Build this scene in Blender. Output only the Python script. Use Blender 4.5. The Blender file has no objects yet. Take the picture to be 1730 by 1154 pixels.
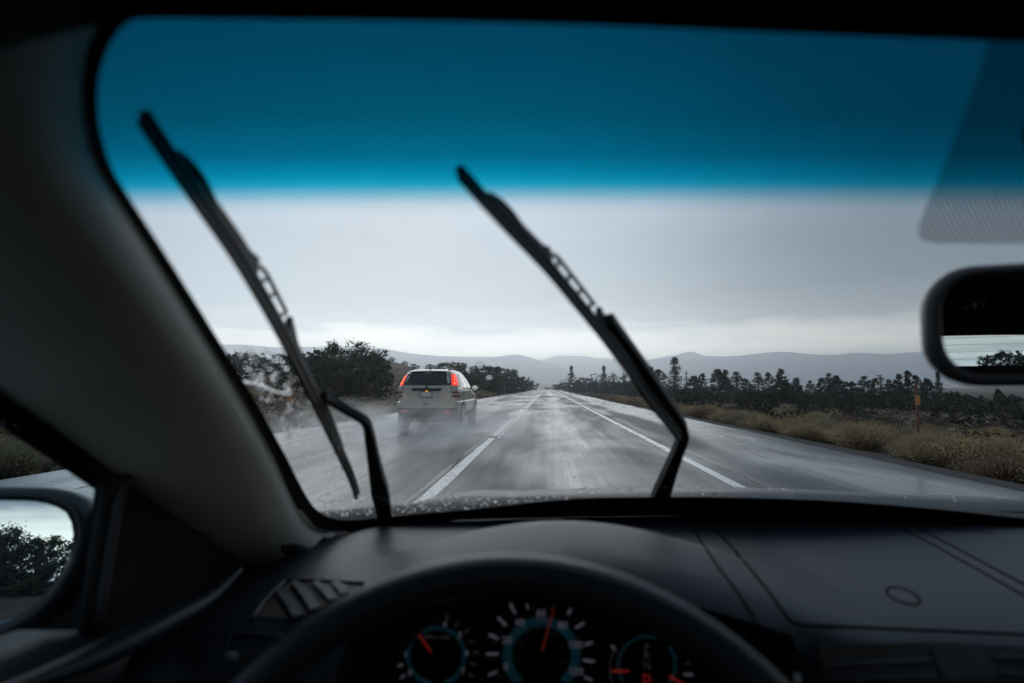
import bpy, bmesh, math, random
import numpy as np
from math import sin, cos, tan, pi, radians, sqrt, exp
from mathutils import Vector, Matrix, noise
from mathutils.bvhtree import BVHTree

random.seed(7)
S = bpy.context.scene
COL = S.collection

# ------------------------------------------------------------------ camera, sky, sun, exposure
EYE = Vector((0.0, 0.0, 1.15))
PITCH, YAW = radians(4.64), radians(3.57)
FPX = 960.0                       # focal length in pixels of the 1730 px wide photograph
cam_data = bpy.data.cameras.new('camera')
cam_data.sensor_width = 36.0
cam_data.lens = 36.0 * FPX / 1730.0
cam_data.clip_start = 0.02
cam_data.clip_end = 40000.0
cam_data.dof.use_dof = True
cam_data.dof.focus_distance = 17.0
cam_data.dof.aperture_fstop = 4.0
cam = bpy.data.objects.new('camera', cam_data)
COL.objects.link(cam)
cam.location = EYE
cam.rotation_euler = (pi / 2 + PITCH, 0.0, YAW)
S.camera = cam
CR = cam.rotation_euler.to_matrix()

SUN_EL, SUN_AZ = radians(20), radians(-14)      # azimuth measured from +Y towards +X
world = bpy.data.worlds.new('World')
S.world = world
world.use_nodes = True


def build_world():
    nt = world.node_tree
    N, L = nt.nodes, nt.links
    N.clear()
    out = N.new('ShaderNodeOutputWorld')
    bg = N.new('ShaderNodeBackground')
    bg.inputs['Strength'].default_value = 0.10
    sky = N.new('ShaderNodeTexSky')
    sky.sky_type = 'NISHITA'
    sky.sun_disc = False
    sky.sun_elevation = SUN_EL
    sky.sun_rotation = SUN_AZ
    tc = N.new('ShaderNodeTexCoord')
    sep = N.new('ShaderNodeSeparateXYZ')
    L.new(tc.outputs['Generated'], sep.inputs[0])

    def M(op, a, b=None, c=None, clamp=False):
        n = N.new('ShaderNodeMath')
        n.operation = op
        n.use_clamp = clamp
        for i, v in enumerate((a, b, c)):
            if v is None:
                continue
            if isinstance(v, (int, float)):
                n.inputs[i].default_value = v
            else:
                L.new(v, n.inputs[i])
        return n.outputs[0]

    zc = M('MAXIMUM', sep.outputs['Z'], 0.0)
    den = M('ADD', zc, 0.07)
    comb = N.new('ShaderNodeCombineXYZ')
    L.new(M('DIVIDE', sep.outputs['X'], den), comb.inputs[0])
    L.new(M('DIVIDE', sep.outputs['Y'], den), comb.inputs[1])

    def noi(scale, detail, rough=0.5, dist=0.0, off=0.0):
        mp = N.new('ShaderNodeMapping')
        L.new(comb.outputs[0], mp.inputs[0])
        mp.inputs['Location'].default_value = (off, off * .7, 0)
        n = N.new('ShaderNodeTexNoise')
        n.inputs['Scale'].default_value = scale
        n.inputs['Detail'].default_value = detail
        n.inputs['Roughness'].default_value = rough
        n.inputs['Distortion'].default_value = dist
        L.new(mp.outputs[0], n.inputs['Vector'])
        return n.outputs['Fac']

    big = noi(0.22, 3, .5, .3, 3.1)
    mid = noi(0.8, 6, .6, .5, 1.7)
    # the edge of the cloud deck waves a little above the horizon
    az = M('MULTIPLY', sep.outputs['X'], -0.01)
    e = M('ADD', sep.outputs['Z'], M('MULTIPLY', M('SUBTRACT', mid, .5), 0.085))
    e = M('ADD', e, M('MULTIPLY', M('SUBTRACT', big, .5), 0.03))
    e = M('ADD', e, az)
    cr = N.new('ShaderNodeValToRGB')
    L.new(e, cr.inputs[0])
    el = cr.color_ramp.elements
    stops = [(0.0, (16, 17, 18)), (0.03, (22, 21.6, 20.6)), (0.058, (31, 28.6, 23.8)), (0.078, (21, 19.6, 17.0)),
             (0.108, (4.2, 4.7, 5.3)), (0.15, (1.65, 2.2, 2.9)), (0.25, (1.95, 2.65, 3.5)), (0.45, (3.6, 4.6, 5.7)), (1.0, (3.6, 4.6, 5.7))]
    while len(el) < len(stops):
        el.new(0.5)
    for i, (p, c) in enumerate(stops):
        el[i].position = p
        el[i].color = (*[v / 16 for v in c], 1)
    # brighter towards the hidden sun, darker cloud away from it
    sd = (sin(SUN_AZ), cos(SUN_AZ))
    sd = (sin(radians(-26)), cos(radians(-26)))
    d = M('ADD', M('MULTIPLY', sep.outputs['X'], sd[0]), M('MULTIPLY', sep.outputs['Y'], sd[1]))
    d = M('MULTIPLY_ADD', d, 0.5, 0.5, True)
    g = M('MULTIPLY_ADD', M('POWER', d, 5.0), 0.27, 0.56)
    cl = M('MULTIPLY_ADD', M('SUBTRACT', big, .5), 1.15, 1.0)
    cl = M('ADD', cl, M('MULTIPLY', M('SUBTRACT', mid, .5), 0.75))
    g = M('MULTIPLY', g, cl)
    g = M('MULTIPLY', g, 27.0)
    vm = N.new('ShaderNodeVectorMath')
    vm.operation = 'SCALE'
    L.new(cr.outputs[0], vm.inputs[0])
    L.new(g, vm.inputs['Scale'])
    mix = N.new('ShaderNodeMix')
    mix.data_type = 'RGBA'
    mix.inputs['Factor'].default_value = 0.93
    L.new(sky.outputs[0], mix.inputs[6])
    L.new(vm.outputs[0], mix.inputs[7])
    L.new(mix.outputs[2], bg.inputs['Color'])
    L.new(bg.outputs[0], out.inputs['Surface'])


build_world()
sun_data = bpy.data.lights.new('sun', 'SUN')
sun_data.energy = 1.5
sun_data.angle = radians(60)
sun_data.color = (1.0, 0.99, 0.97)
sun = bpy.data.objects.new('sun', sun_data)
COL.objects.link(sun)
sv = Vector((sin(SUN_AZ) * cos(SUN_EL), cos(SUN_AZ) * cos(SUN_EL), sin(SUN_EL)))
sun.rotation_euler = (-sv).to_track_quat('-Z', 'Y').to_euler()
sun.location = (0, 0, 30)

S.view_settings.view_transform = 'Standard'
S.view_settings.look = 'None'
S.view_settings.exposure = -0.38
S.view_settings.gamma = 1.0
S.view_settings.use_curve_mapping = False
S.render.engine = 'CYCLES'
S.cycles.use_denoising = True
S.cycles.max_bounces = 7
S.cycles.diffuse_bounces = 3
S.cycles.glossy_bounces = 3
S.cycles.transmission_bounces = 6
S.cycles.transparent_max_bounces = 24
S.cycles.volume_bounces = 4
S.cycles.sample_clamp_indirect = 4.0
S.cycles.volume_max_steps = 64
S.cycles.volume_step_rate = 1.0

HAZE = 5.0e-4

# ------------------------------------------------------------------ helpers


def ray(u, v):
    d = Vector(((u - 865.0) / FPX, -(v - 577.0) / FPX, -1.0))
    return (CR @ d).normalized()


def at_y(u, v, y):
    d = ray(u, v)
    return EYE + d * (y / d.y)


def at_x(u, v, x):
    d = ray(u, v)
    return EYE + d * (x / d.x)


WL = {}


def link(o, parent=None):
    COL.objects.link(o)
    if parent is not None:
        o.parent = parent
    return o


def tag(o, label=None, cat=None, group=None, kind=None):
    if label:
        o['label'] = label
    if cat:
        o['category'] = cat
    if group:
        o['group'] = group
    if kind:
        o['kind'] = kind
    return o


def empty(name, loc, rz=0.0, label=None, cat=None, group=None):
    o = bpy.data.objects.new(name, None)
    o.empty_display_size = 0.2
    o.location = loc
    o.rotation_euler.z = rz
    link(o)
    tag(o, label, cat, group)
    WL[o.name] = Vector(loc)
    return o


def world_of(o):
    return WL.get(o.name, Vector((0, 0, 0)))


def mk(name, verts, faces, mat, parent=None, smooth=False, local=False, kind=None, uvs=None, mats=None, midx=None, autos=None):
    """one mesh object; verts are world coordinates unless local (then relative to the parent)"""
    me = bpy.data.meshes.new(name)
    off = Vector((0, 0, 0))
    if parent is not None and not local:
        off = world_of(parent)
    me.from_pydata([tuple(Vector(v) - off) for v in verts], [], faces)
    if mats:
        for m in mats:
            me.materials.append(m)
        me.polygons.foreach_set('material_index', midx)
    elif mat:
        me.materials.append(mat)
    if smooth:
        me.polygons.foreach_set('use_smooth', [True] * len(me.polygons))
    if uvs is not None:
        ul = me.uv_layers.new(name='UVMap')
        vi = np.empty(len(me.loops), dtype=np.int32)
        me.loops.foreach_get('vertex_index', vi)
        ul.data.foreach_set('uv', np.array(uvs, dtype=np.float32)[vi].ravel())
    me.update()
    if smooth and autos:
        try:
            me.set_sharp_from_angle(angle=radians(autos))
        except Exception:
            pass
    o = bpy.data.objects.new(name, me)
    link(o, parent)
    WL[o.name] = off
    if kind:
        o['kind'] = kind
    return o


def grid_faces(nr, nc, closed=False, flip=False):
    f = []
    cc = nc if closed else nc - 1
    for i in range(nr - 1):
        for j in range(cc):
            a, b = i * nc + j, i * nc + (j + 1) % nc
            c, d = b + nc, a + nc
            f.append((a, d, c, b) if flip else (a, b, c, d))
    return f


def grid(name, rows, mat, parent=None, closed=False, flip=False, caps=False, **k):
    nr, nc = len(rows), len(rows[0])
    v = [p for r in rows for p in r]
    f = grid_faces(nr, nc, closed, flip)
    if caps:
        f.append(tuple(range(nc)))
        f.append(tuple(range((nr - 1) * nc, nr * nc)))
    return mk(name, v, f, mat, parent, **k)


class MB:
    """collects shapes into one mesh"""

    def __init__(self):
        self.v, self.f = [], []

    def add(self, v, f):
        b = len(self.v)
        self.v += [Vector(p) for p in v]
        self.f += [tuple(i + b for i in q) for q in f]

    def box(self, c, s, R=None):
        c = Vector(c)
        vs = []
        for x in (-.5, .5):
            for y in (-.5, .5):
                for z in (-.5, .5):
                    p = Vector((x * s[0], y * s[1], z * s[2]))
                    if R is not None:
                        p = R @ p
                    vs.append(c + p)
        self.add(vs, [(0, 1, 3, 2), (4, 6, 7, 5), (0, 4, 5, 1), (2, 3, 7, 6), (0, 2, 6, 4), (1, 5, 7, 3)])

    def tube(self, pts, rad, n=8, up=None, flat=1.0, caps=True):
        pts = [Vector(p) for p in pts]
        m = len(pts)
        if not hasattr(rad, '__len__'):
            rad = [rad] * m
        vs = []
        for i, p in enumerate(pts):
            t = (pts[min(i + 1, m - 1)] - pts[max(i - 1, 0)])
            if t.length < 1e-9:
                t = Vector((0, 0, 1))
            t.normalize()
            ref = Vector(up) if up is not None else (Vector((0, 0, 1)) if abs(t.z) < .9 else Vector((1, 0, 0)))
            a = t.cross(ref).normalized()
            b = a.cross(t).normalized()
            for k in range(n):
                w = 2 * pi * k / n
                vs.append(p + a * cos(w) * rad[i] + b * sin(w) * rad[i] * flat)
        f = grid_faces(m, n, True)
        if caps:
            f.append(tuple(reversed(range(n))))
            f.append(tuple(range((m - 1) * n, m * n)))
        self.add(vs, f)

    def bar(self, pts, w, h, up):
        """rectangular bar along pts, width w across, height h along the up direction (lists allowed)"""
        pts = [Vector(p) for p in pts]
        m = len(pts)
        w = w if hasattr(w, '__len__') else [w] * m
        h = h if hasattr(h, '__len__') else [h] * m
        vs = []
        for i, p in enumerate(pts):
            t = (pts[min(i + 1, m - 1)] - pts[max(i - 1, 0)]).normalized()
            u = up[i] if isinstance(up, list) else up
            a = t.cross(Vector(u)).normalized()
            b = a.cross(t).normalized()
            for sx, sy in ((-1, -1), (1, -1), (1, 1), (-1, 1)):
                vs.append(p + a * sx * w[i] / 2 + b * sy * h[i] / 2)
        f = grid_faces(m, 4, True)
        f.append((3, 2, 1, 0))
        f.append(tuple(range((m - 1) * 4, m * 4)))
        self.add(vs, f)

    def build(self, name, mat, parent=None, **k):
        return mk(name, self.v, self.f, mat, parent, **k)


def interp(t, pts):
    """piecewise linear (t -> value(s)) table"""
    if t <= pts[0][0]:
        return pts[0][1]
    for (a, va), (b, vb) in zip(pts, pts[1:]):
        if t <= b:
            f = (t - a) / (b - a) if b > a else 0
            return va + (vb - va) * f
    return pts[-1][1]


def smooth_interp(t, pts):
    xs = [p[0] for p in pts]
    ys = [p[1] for p in pts]
    n = len(xs)
    if t <= xs[0]:
        return ys[0]
    if t >= xs[-1]:
        return ys[-1]
    for i in range(n - 1):
        if t <= xs[i + 1]:
            break
    def m(k):
        if k == 0:
            return (ys[1] - ys[0]) / (xs[1] - xs[0])
        if k == n - 1:
            return (ys[-1] - ys[-2]) / (xs[-1] - xs[-2])
        a = (ys[k] - ys[k - 1]) / (xs[k] - xs[k - 1])
        b = (ys[k + 1] - ys[k]) / (xs[k + 1] - xs[k])
        return 0 if a * b <= 0 else 2 * a * b / (a + b)
    h = xs[i + 1] - xs[i]
    s = (t - xs[i]) / h
    return (ys[i] * (2 * s**3 - 3 * s**2 + 1) + m(i) * h * (s**3 - 2 * s**2 + s) + ys[i + 1] * (-2 * s**3 + 3 * s**2) + m(i + 1) * h * (s**3 - s**2))


def sstep(a, b, x):
    t = min(1, max(0, (x - a) / (b - a)))
    return t * t * (3 - 2 * t)


def resample(pts, n):
    """Catmull-Rom through 2-D or 3-D points, n samples even in length"""
    P = [Vector(p) for p in pts]
    dense = []
    for i in range(len(P) - 1):
        p0 = P[max(i - 1, 0)]
        p1, p2 = P[i], P[i + 1]
        p3 = P[min(i + 2, len(P) - 1)]
        for k in range(16):
            t = k / 16
            dense.append(.5 * ((2 * p1) + (p2 - p0) * t + (2 * p0 - 5 * p1 + 4 * p2 - p3) * t * t + (3 * p1 - p0 - 3 * p2 + p3) * t**3))
    dense.append(P[-1])
    L = [0]
    for a, b in zip(dense, dense[1:]):
        L.append(L[-1] + (b - a).length)
    out, j = [], 0
    for k in range(n):
        t = L[-1] * k / (n - 1)
        while j < len(L) - 2 and L[j + 1] < t:
            j += 1
        f = (t - L[j]) / max(L[j + 1] - L[j], 1e-12)
        out.append(dense[j].lerp(dense[j + 1], f))
    return out


# ------------------------------------------------------------------ materials
MATS = {}


def pm(name, col, rough=.6, metal=0.0, spec=.5, noise_amt=0.0, noise_scale=5.0, col2=None, bump=0.0, bump_scale=200.0,
       emit=None, estr=0.0, trans=0.0, ior=1.45, stretch=(1, 1, 1), coat=0.0, rough2=None, transl=0.0):
    if name in MATS:
        return MATS[name]
    m = bpy.data.materials.new(name)
    m.use_nodes = True
    nt = m.node_tree
    N, L = nt.nodes, nt.links
    b = N['Principled BSDF']
    b.inputs['Base Color'].default_value = (*col, 1)
    b.inputs['Roughness'].default_value = rough
    b.inputs['Metallic'].default_value = metal
    b.inputs['Specular IOR Level'].default_value = spec
    b.inputs['IOR'].default_value = ior
    b.inputs['Transmission Weight'].default_value = trans
    b.inputs['Coat Weight'].default_value = coat
    if emit:
        b.inputs['Emission Color'].default_value = (*emit, 1)
        b.inputs['Emission Strength'].default_value = estr
    tc = N.new('ShaderNodeTexCoord')
    mp = N.new('ShaderNodeMapping')
    mp.inputs['Scale'].default_value = stretch
    L.new(tc.outputs['Object'], mp.inputs[0])
    if col2 is not None or rough2 is not None:
        n = N.new('ShaderNodeTexNoise')
        n.inputs['Scale'].default_value = noise_scale
        n.inputs['Detail'].default_value = 5
        n.inputs['Roughness'].default_value = .6
        L.new(mp.outputs[0], n.inputs['Vector'])
        mr = N.new('ShaderNodeMapRange')
        mr.inputs['From Min'].default_value = .32
        mr.inputs['From Max'].default_value = .68
        L.new(n.outputs['Fac'], mr.inputs[0])
        if col2 is not None:
            mx = N.new('ShaderNodeMix')
            mx.data_type = 'RGBA'
            mx.inputs[6].default_value = (*col, 1)
            mx.inputs[7].default_value = (*col2, 1)
            L.new(mr.outputs[0], mx.inputs['Factor'])
            L.new(mx.outputs[2], b.inputs['Base Color'])
        if rough2 is not None:
            mr2 = N.new('ShaderNodeMapRange')
            mr2.inputs['To Min'].default_value = rough
            mr2.inputs['To Max'].default_value = rough2
            L.new(mr.outputs[0], mr2.inputs[0])
            L.new(mr2.outputs[0], b.inputs['Roughness'])
    if bump > 0:
        n2 = N.new('ShaderNodeTexNoise')
        n2.inputs['Scale'].default_value = bump_scale
        n2.inputs['Detail'].default_value = 3
        L.new(mp.outputs[0], n2.inputs['Vector'])
        bp = N.new('ShaderNodeBump')
        bp.inputs['Strength'].default_value = bump
        bp.inputs['Distance'].default_value = .002
        L.new(n2.outputs['Fac'], bp.inputs['Height'])
        L.new(bp.outputs[0], b.inputs['Normal'])
    MATS[name] = m
    return m


def transparent_mat(name, col):
    m = bpy.data.materials.new(name)
    m.use_nodes = True
    N, L = m.node_tree.nodes, m.node_tree.links
    N.clear()
    o = N.new('ShaderNodeOutputMaterial')
    t = N.new('ShaderNodeBsdfTransparent')
    t.inputs[0].default_value = (*col, 1)
    L.new(t.outputs[0], o.inputs['Surface'])
    MATS[name] = m
    return m


def volume_mat(name, col, dens, aniso=0.0):
    m = bpy.data.materials.new(name)
    m.use_nodes = True
    N, L = m.node_tree.nodes, m.node_tree.links
    N.clear()
    o = N.new('ShaderNodeOutputMaterial')
    t = N.new('ShaderNodeVolumePrincipled')
    t.inputs['Color'].default_value = (*col, 1)
    t.inputs['Density'].default_value = dens
    t.inputs['Anisotropy'].default_value = aniso
    L.new(t.outputs[0], o.inputs['Volume'])
    return m
# ------------------------------------------------------------------ setting: terrain, road


def base_h(y):
    if y < 280:
        return 0.0
    d = y - 280
    return -min(9.0, d * d * 3.2e-5) + max(0.0, y - 1500) * 0.027


def fbm(x, y, s, o=3):
    return noise.fractal(Vector((x * s, y * s, 3.7)), 1.0, 2.0, o)


def terrain(x, y):
    h = base_h(y)
    b = 0.0
    if x > 5.0:
        b = -0.10 - 0.45 * sstep(5.4, 9, x) - 0.75 * sstep(10, 26, x) - 0.2 * sstep(30, 60, x)
        b += fbm(x, y, .08) * .3 * sstep(7, 14, x) + fbm(x + 50, y, .4) * .10 * sstep(6.5, 9, x)
    elif x < -6.6:
        d = -x
        b = -0.10 - .15 * sstep(6.8, 8, d)
        grow = .55 + .9 * sstep(50, 120, y)
        b += (0.5 * sstep(8, 12, d) + 1.0 * sstep(11, 22, d)) * grow * (1 - .75 * sstep(170, 420, y))
        b += 6.4 * exp(-((x + 41) / 13)**2 - ((y - 122) / 28)**2)
        b += 1.6 * exp(-((x + 22) / 9)**2 - ((y - 150) / 40)**2)
        b += fbm(x, y, .09) * .35 * sstep(8, 16, d) + fbm(x + 50, y, .45) * .12 * sstep(7.5, 9, d)
    else:
        b = -0.10
    far = sstep(500, 1500, abs(x) + max(0, y))
    return h + b * (1 - far) + far * fbm(x, y, .0012, 4) * 14


def ground_material():
    m = bpy.data.materials.new('scrub_ground')
    m.use_nodes = True
    N, L = m.node_tree.nodes, m.node_tree.links
    b = N['Principled BSDF']
    b.inputs['Roughness'].default_value = .95
    b.inputs['Specular IOR Level'].default_value = .15
    tc = N.new('ShaderNodeTexCoord')

    def noi(s, d=5, sc=(1, 1, 1)):
        mp = N.new('ShaderNodeMapping')
        mp.inputs['Scale'].default_value = sc
        L.new(tc.outputs['Object'], mp.inputs[0])
        n = N.new('ShaderNodeTexNoise')
        n.inputs['Scale'].default_value = s
        n.inputs['Detail'].default_value = d
        n.inputs['Roughness'].default_value = .65
        L.new(mp.outputs[0], n.inputs['Vector'])
        return n.outputs['Fac']

    def ramp(fac, st):
        r = N.new('ShaderNodeValToRGB')
        while len(r.color_ramp.elements) < len(st):
            r.color_ramp.elements.new(.5)
        for e, (p, c) in zip(r.color_ramp.elements, st):
            e.position = p
            e.color = (*c, 1)
        L.new(fac, r.inputs[0])
        return r.outputs[0]

    def mix(f, a, c):
        x = N.new('ShaderNodeMix')
        x.data_type = 'RGBA'
        L.new(f, x.inputs['Factor'])
        L.new(a, x.inputs[6])
        L.new(c, x.inputs[7])
        return x.outputs[2]

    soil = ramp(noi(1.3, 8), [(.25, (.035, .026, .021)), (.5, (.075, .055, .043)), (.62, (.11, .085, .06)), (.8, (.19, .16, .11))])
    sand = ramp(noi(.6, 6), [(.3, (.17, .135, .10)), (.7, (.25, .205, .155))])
    at = N.new('ShaderNodeAttribute')
    at.attribute_name = 'zone'
    sx = N.new('ShaderNodeSeparateColor')
    L.new(at.outputs['Color'], sx.inputs[0])
    gravel = ramp(noi(9, 6), [(.3, (.03, .03, .031)), (.6, (.065, .062, .06)), (.8, (.12, .115, .105))])
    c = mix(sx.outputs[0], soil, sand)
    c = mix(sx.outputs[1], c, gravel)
    L.new(c, b.inputs['Base Color'])
    bp = N.new('ShaderNodeBump')
    bp.inputs['Strength'].default_value = .8
    bp.inputs['Distance'].default_value = .06
    L.new(noi(4, 6), bp.inputs['Height'])
    L.new(bp.outputs[0], b.inputs['Normal'])
    return m


def build_ground():
    xs = sorted(set([-7400, -6000, -4000, -2500, -1600, -1000, -700, -500, -380, -300, -240, -190, -150] +
                    [-125 + i * 2.5 for i in range(42)] + [-20 + i * 1.0 for i in range(12)] + [-8, -7.4, -6.9, -6.6, -3, 0, 3, 5.0, 5.4, 5.9, 6.5, 7.2, 8] +
                    [8.8 + i * 1.0 for i in range(20)] + [28.5 + i * 2.5 for i in range(40)] +
                    [150, 190, 240, 300, 380, 500, 700, 1000, 1600, 2500, 4000, 6000, 7400]))
    ys = ([-400, -250, -160] + [-110 + i * 4 for i in range(26)] + [-4 + i * 1.6 for i in range(56)] + [88 + i * 4 for i in range(50)] +
          [295, 310, 330, 360, 400, 450, 520, 600, 720, 880, 1100, 1400, 1800, 2400, 3200, 4200, 5200, 6600])
    v, z = [], []
    for y in ys:
        for x in xs:
            v.append((x, y, terrain(x, y)))
            sand = min(1, .9 * exp(-((x + 42) / 16)**2 - ((y - 124) / 30)**2) * 1.6)
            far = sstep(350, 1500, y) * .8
            gv = 0.0
            if x > 4.5:
                gv = 1 - sstep(6.6, 9, x)
            elif x < -6:
                gv = 1 - sstep(7.6, 8.8, -x)
            gv *= 1 - sstep(300, 700, y)
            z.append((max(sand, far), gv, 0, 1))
    f = grid_faces(len(ys), len(xs))
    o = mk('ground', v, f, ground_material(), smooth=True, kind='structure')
    a = o.data.color_attributes.new('zone', 'FLOAT_COLOR', 'POINT')
    a.data.foreach_set('color', np.array(z, dtype=np.float32).ravel())
    return o


def road_material():
    m = bpy.data.materials.new('wet_asphalt')
    m.use_nodes = True
    N, L = m.node_tree.nodes, m.node_tree.links
    b = N['Principled BSDF']
    tc = N.new('ShaderNodeTexCoord')
    sep = N.new('ShaderNodeSeparateXYZ')
    L.new(tc.outputs['Object'], sep.inputs[0])

    def noi(s, d, sc, r=.6, dist=0.0):
        mp = N.new('ShaderNodeMapping')
        mp.inputs['Scale'].default_value = sc
        L.new(tc.outputs['Object'], mp.inputs[0])
        n = N.new('ShaderNodeTexNoise')
        n.inputs['Scale'].default_value = s
        n.inputs['Detail'].default_value = d
        n.inputs['Roughness'].default_value = r
        n.inputs['Distortion'].default_value = dist
        L.new(mp.outputs[0], n.inputs['Vector'])
        return n.outputs['Fac']

    def M(op, a, bb=None, c=None, clamp=False):
        n = N.new('ShaderNodeMath')
        n.operation = op
        n.use_clamp = clamp
        for i, v in enumerate((a, bb, c)):
            if v is None:
                continue
            if isinstance(v, (int, float)):
                n.inputs[i].default_value = v
            else:
                L.new(v, n.inputs[i])
        return n.outputs[0]

    # across the road: wheel tracks polished and wet, crown of each lane rougher
    cr = N.new('ShaderNodeValToRGB')
    mr = N.new('ShaderNodeMapRange')
    mr.inputs['From Min'].default_value = -7
    mr.inputs['From Max'].default_value = 6
    L.new(M('ADD', sep.outputs['X'], M('MULTIPLY', M('SUBTRACT', noi(.5, 2, (1, .12, 1)), .5), .5)), mr.inputs[0])
    L.new(mr.outputs[0], cr.inputs[0])
    st = []
    for x, w in [(-7, .5), (-5.7, .75), (-5.0, .35), (-4.2, .1), (-3.3, .6), (-2.4, .1), (-1.5, .5), (-.9, .25), (-.3, .15), (.45, .85), (1.3, .15), (1.9, .3), (2.5, .55), (2.85, 0.0), (3.25, .05), (3.7, .95), (4.6, 1.0), (5.2, .3), (6, .2)]:
        st.append(((x + 7) / 13, w))
    els = cr.color_ramp.elements
    cr.color_ramp.interpolation = 'B_SPLINE'
    while len(els) < len(st):
        els.new(.5)
    for e, (p, w) in zip(els, st):
        e.position = p
        e.color = (w, w, w, 1)
    patches = noi(.35, 3, (1, .22, 1), .6, .6)
    streak = noi(3.2, 5, (1, .035, 1), .7)
    grain = noi(60, 3, (1, 1, 1), .7)
    wet = M('ADD', M('MULTIPLY', cr.outputs[0], .85), M('MULTIPLY', M('SUBTRACT', patches, .5), 3.0))
    wet = M('ADD', wet, M('MULTIPLY', M('SUBTRACT', streak, .5), .9))
    wet = M('ADD', wet, .10)
    wet = M('MINIMUM', M('MAXIMUM', wet, 0.0), 1.0)
    rg = N.new('ShaderNodeMapRange')
    rg.inputs['To Min'].default_value = .55
    rg.inputs['To Max'].default_value = .13
    L.new(wet, rg.inputs[0])
    L.new(rg.outputs[0], b.inputs['Roughness'])
    sp = N.new('ShaderNodeMapRange')
    sp.inputs['To Min'].default_value = .14
    sp.inputs['To Max'].default_value = .36
    L.new(wet, sp.inputs[0])
    L.new(sp.outputs[0], b.inputs['Specular IOR Level'])
    mx = N.new('ShaderNodeMix')
    mx.data_type = 'RGBA'
    mx.inputs[6].default_value = (.022, .030, .036, 1)
    mx.inputs[7].default_value = (.052, .066, .073, 1)
    L.new(M('MULTIPLY_ADD', M('SUBTRACT', grain, .5), 1.6, M('MULTIPLY', patches, 1.0), True), mx.inputs['Factor'])
    L.new(mx.outputs[2], b.inputs['Base Color'])
    bp = N.new('ShaderNodeBump')
    bp.inputs['Strength'].default_value = .22
    bp.inputs['Distance'].default_value = .004
    L.new(grain, bp.inputs['Height'])
    bp2 = N.new('ShaderNodeBump')
    bp2.inputs['Strength'].default_value = .05
    bp2.inputs['Distance'].default_value = .02
    L.new(patches, bp2.inputs['Height'])
    L.new(bp.outputs[0], bp2.inputs['Normal'])
    L.new(bp2.outputs[0], b.inputs['Normal'])
    return m


def strip(name, x0, x1, y0, y1, dz, mat, wob=0.0, **k):
    ys = [y0]
    while ys[-1] < y1:
        ys.append(min(y1, ys[-1] + max(1.2, abs(ys[-1]) * .06)))
    rows = []
    for y in ys:
        a = x0 + wob * noise.noise(Vector((y * .9, x0, 0)))
        c = x1 + wob * noise.noise(Vector((y * .9 + 40, x0, 0)))
        rows.append([(a, y, base_h(y) + dz), (c, y, base_h(y) + dz)])
    return grid(name, rows, mat, flip=True, smooth=True, **k)


def build_road():
    ys = [-400, -200, -100, -50] + [-30 + i * 2 for i in range(40)]
    while ys[-1] < 1500:
        ys.append(ys[-1] * 1.06)
    rows = []
    for y in ys:
        h = base_h(y)
        w1 = .10 * noise.noise(Vector((y * .35, 1, 0))) + .05 * noise.noise(Vector((y * 1.3, 9, 0)))
        w2 = .16 * noise.noise(Vector((y * .3, 5, 0))) + .06 * noise.noise(Vector((y * 1.1, 7, 0)))
        rows.append([(-7.1 + w1, y, h - .13), (-6.85 + w1, y, h), (-3, y, h), (0, y, h), (3, y, h), (5.25 + w2, y, h), (5.55 + w2, y, h - .13)])
    grid('road', rows, road_material(), flip=True, kind='structure')
    white = pm('wet_white_paint', (.66, .66, .64), .38, noise_scale=7, col2=(.50, .51, .50), rough2=.2, stretch=(1, .2, 1))
    yel = pm('wet_yellow_paint', (.52, .42, .24), .38, noise_scale=7, col2=(.36, .31, .2), rough2=.2, stretch=(1, .2, 1))
    strip('edge_line', 2.14, 2.28, -60, 900, .004, white, .02, kind='structure')
    strip('yellow_edge_line', -5.52, -5.38, -60, 900, .004, yel, .02, kind='structure')
    # lane line: one long dash close by, then shorter worn ones
    worn = pm('worn_white_paint', (.62, .62, .60), .38, noise_scale=5, col2=(.22, .23, .23), rough2=.2, stretch=(1, .25, 1))
    for y0, y1 in ((-33, -28), (-21, -16), (-9, -4), (2.5, 13.0)):
        strip('lane_line', -1.345, -1.19, y0, y1, .004, white, .02, kind='structure')
    y = 13.6
    while y < 600:
        strip('lane_line', -1.355, -1.20, y, y + 7.8, .004, worn, .03, kind='structure')
        y += 9.2
    seam = pm('road_seam_tar', (.018, .018, .019), .3)
    strip('tar_seam', -1.44, -1.405, -60, 500, .004, seam, .05, kind='structure')
    strip('tar_seam', 2.52, 2.55, -60, 500, .004, seam, .06, kind='structure')
    strip('tar_seam', .33, .342, 7.5, 10.5, .004, pm('pale_crack_filler', (.3, .3, .29), .3), .10, kind='structure')
    strip('lane_line', -1.15, -1.11, 13, 90, .004, worn, .04, kind='structure')


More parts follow.
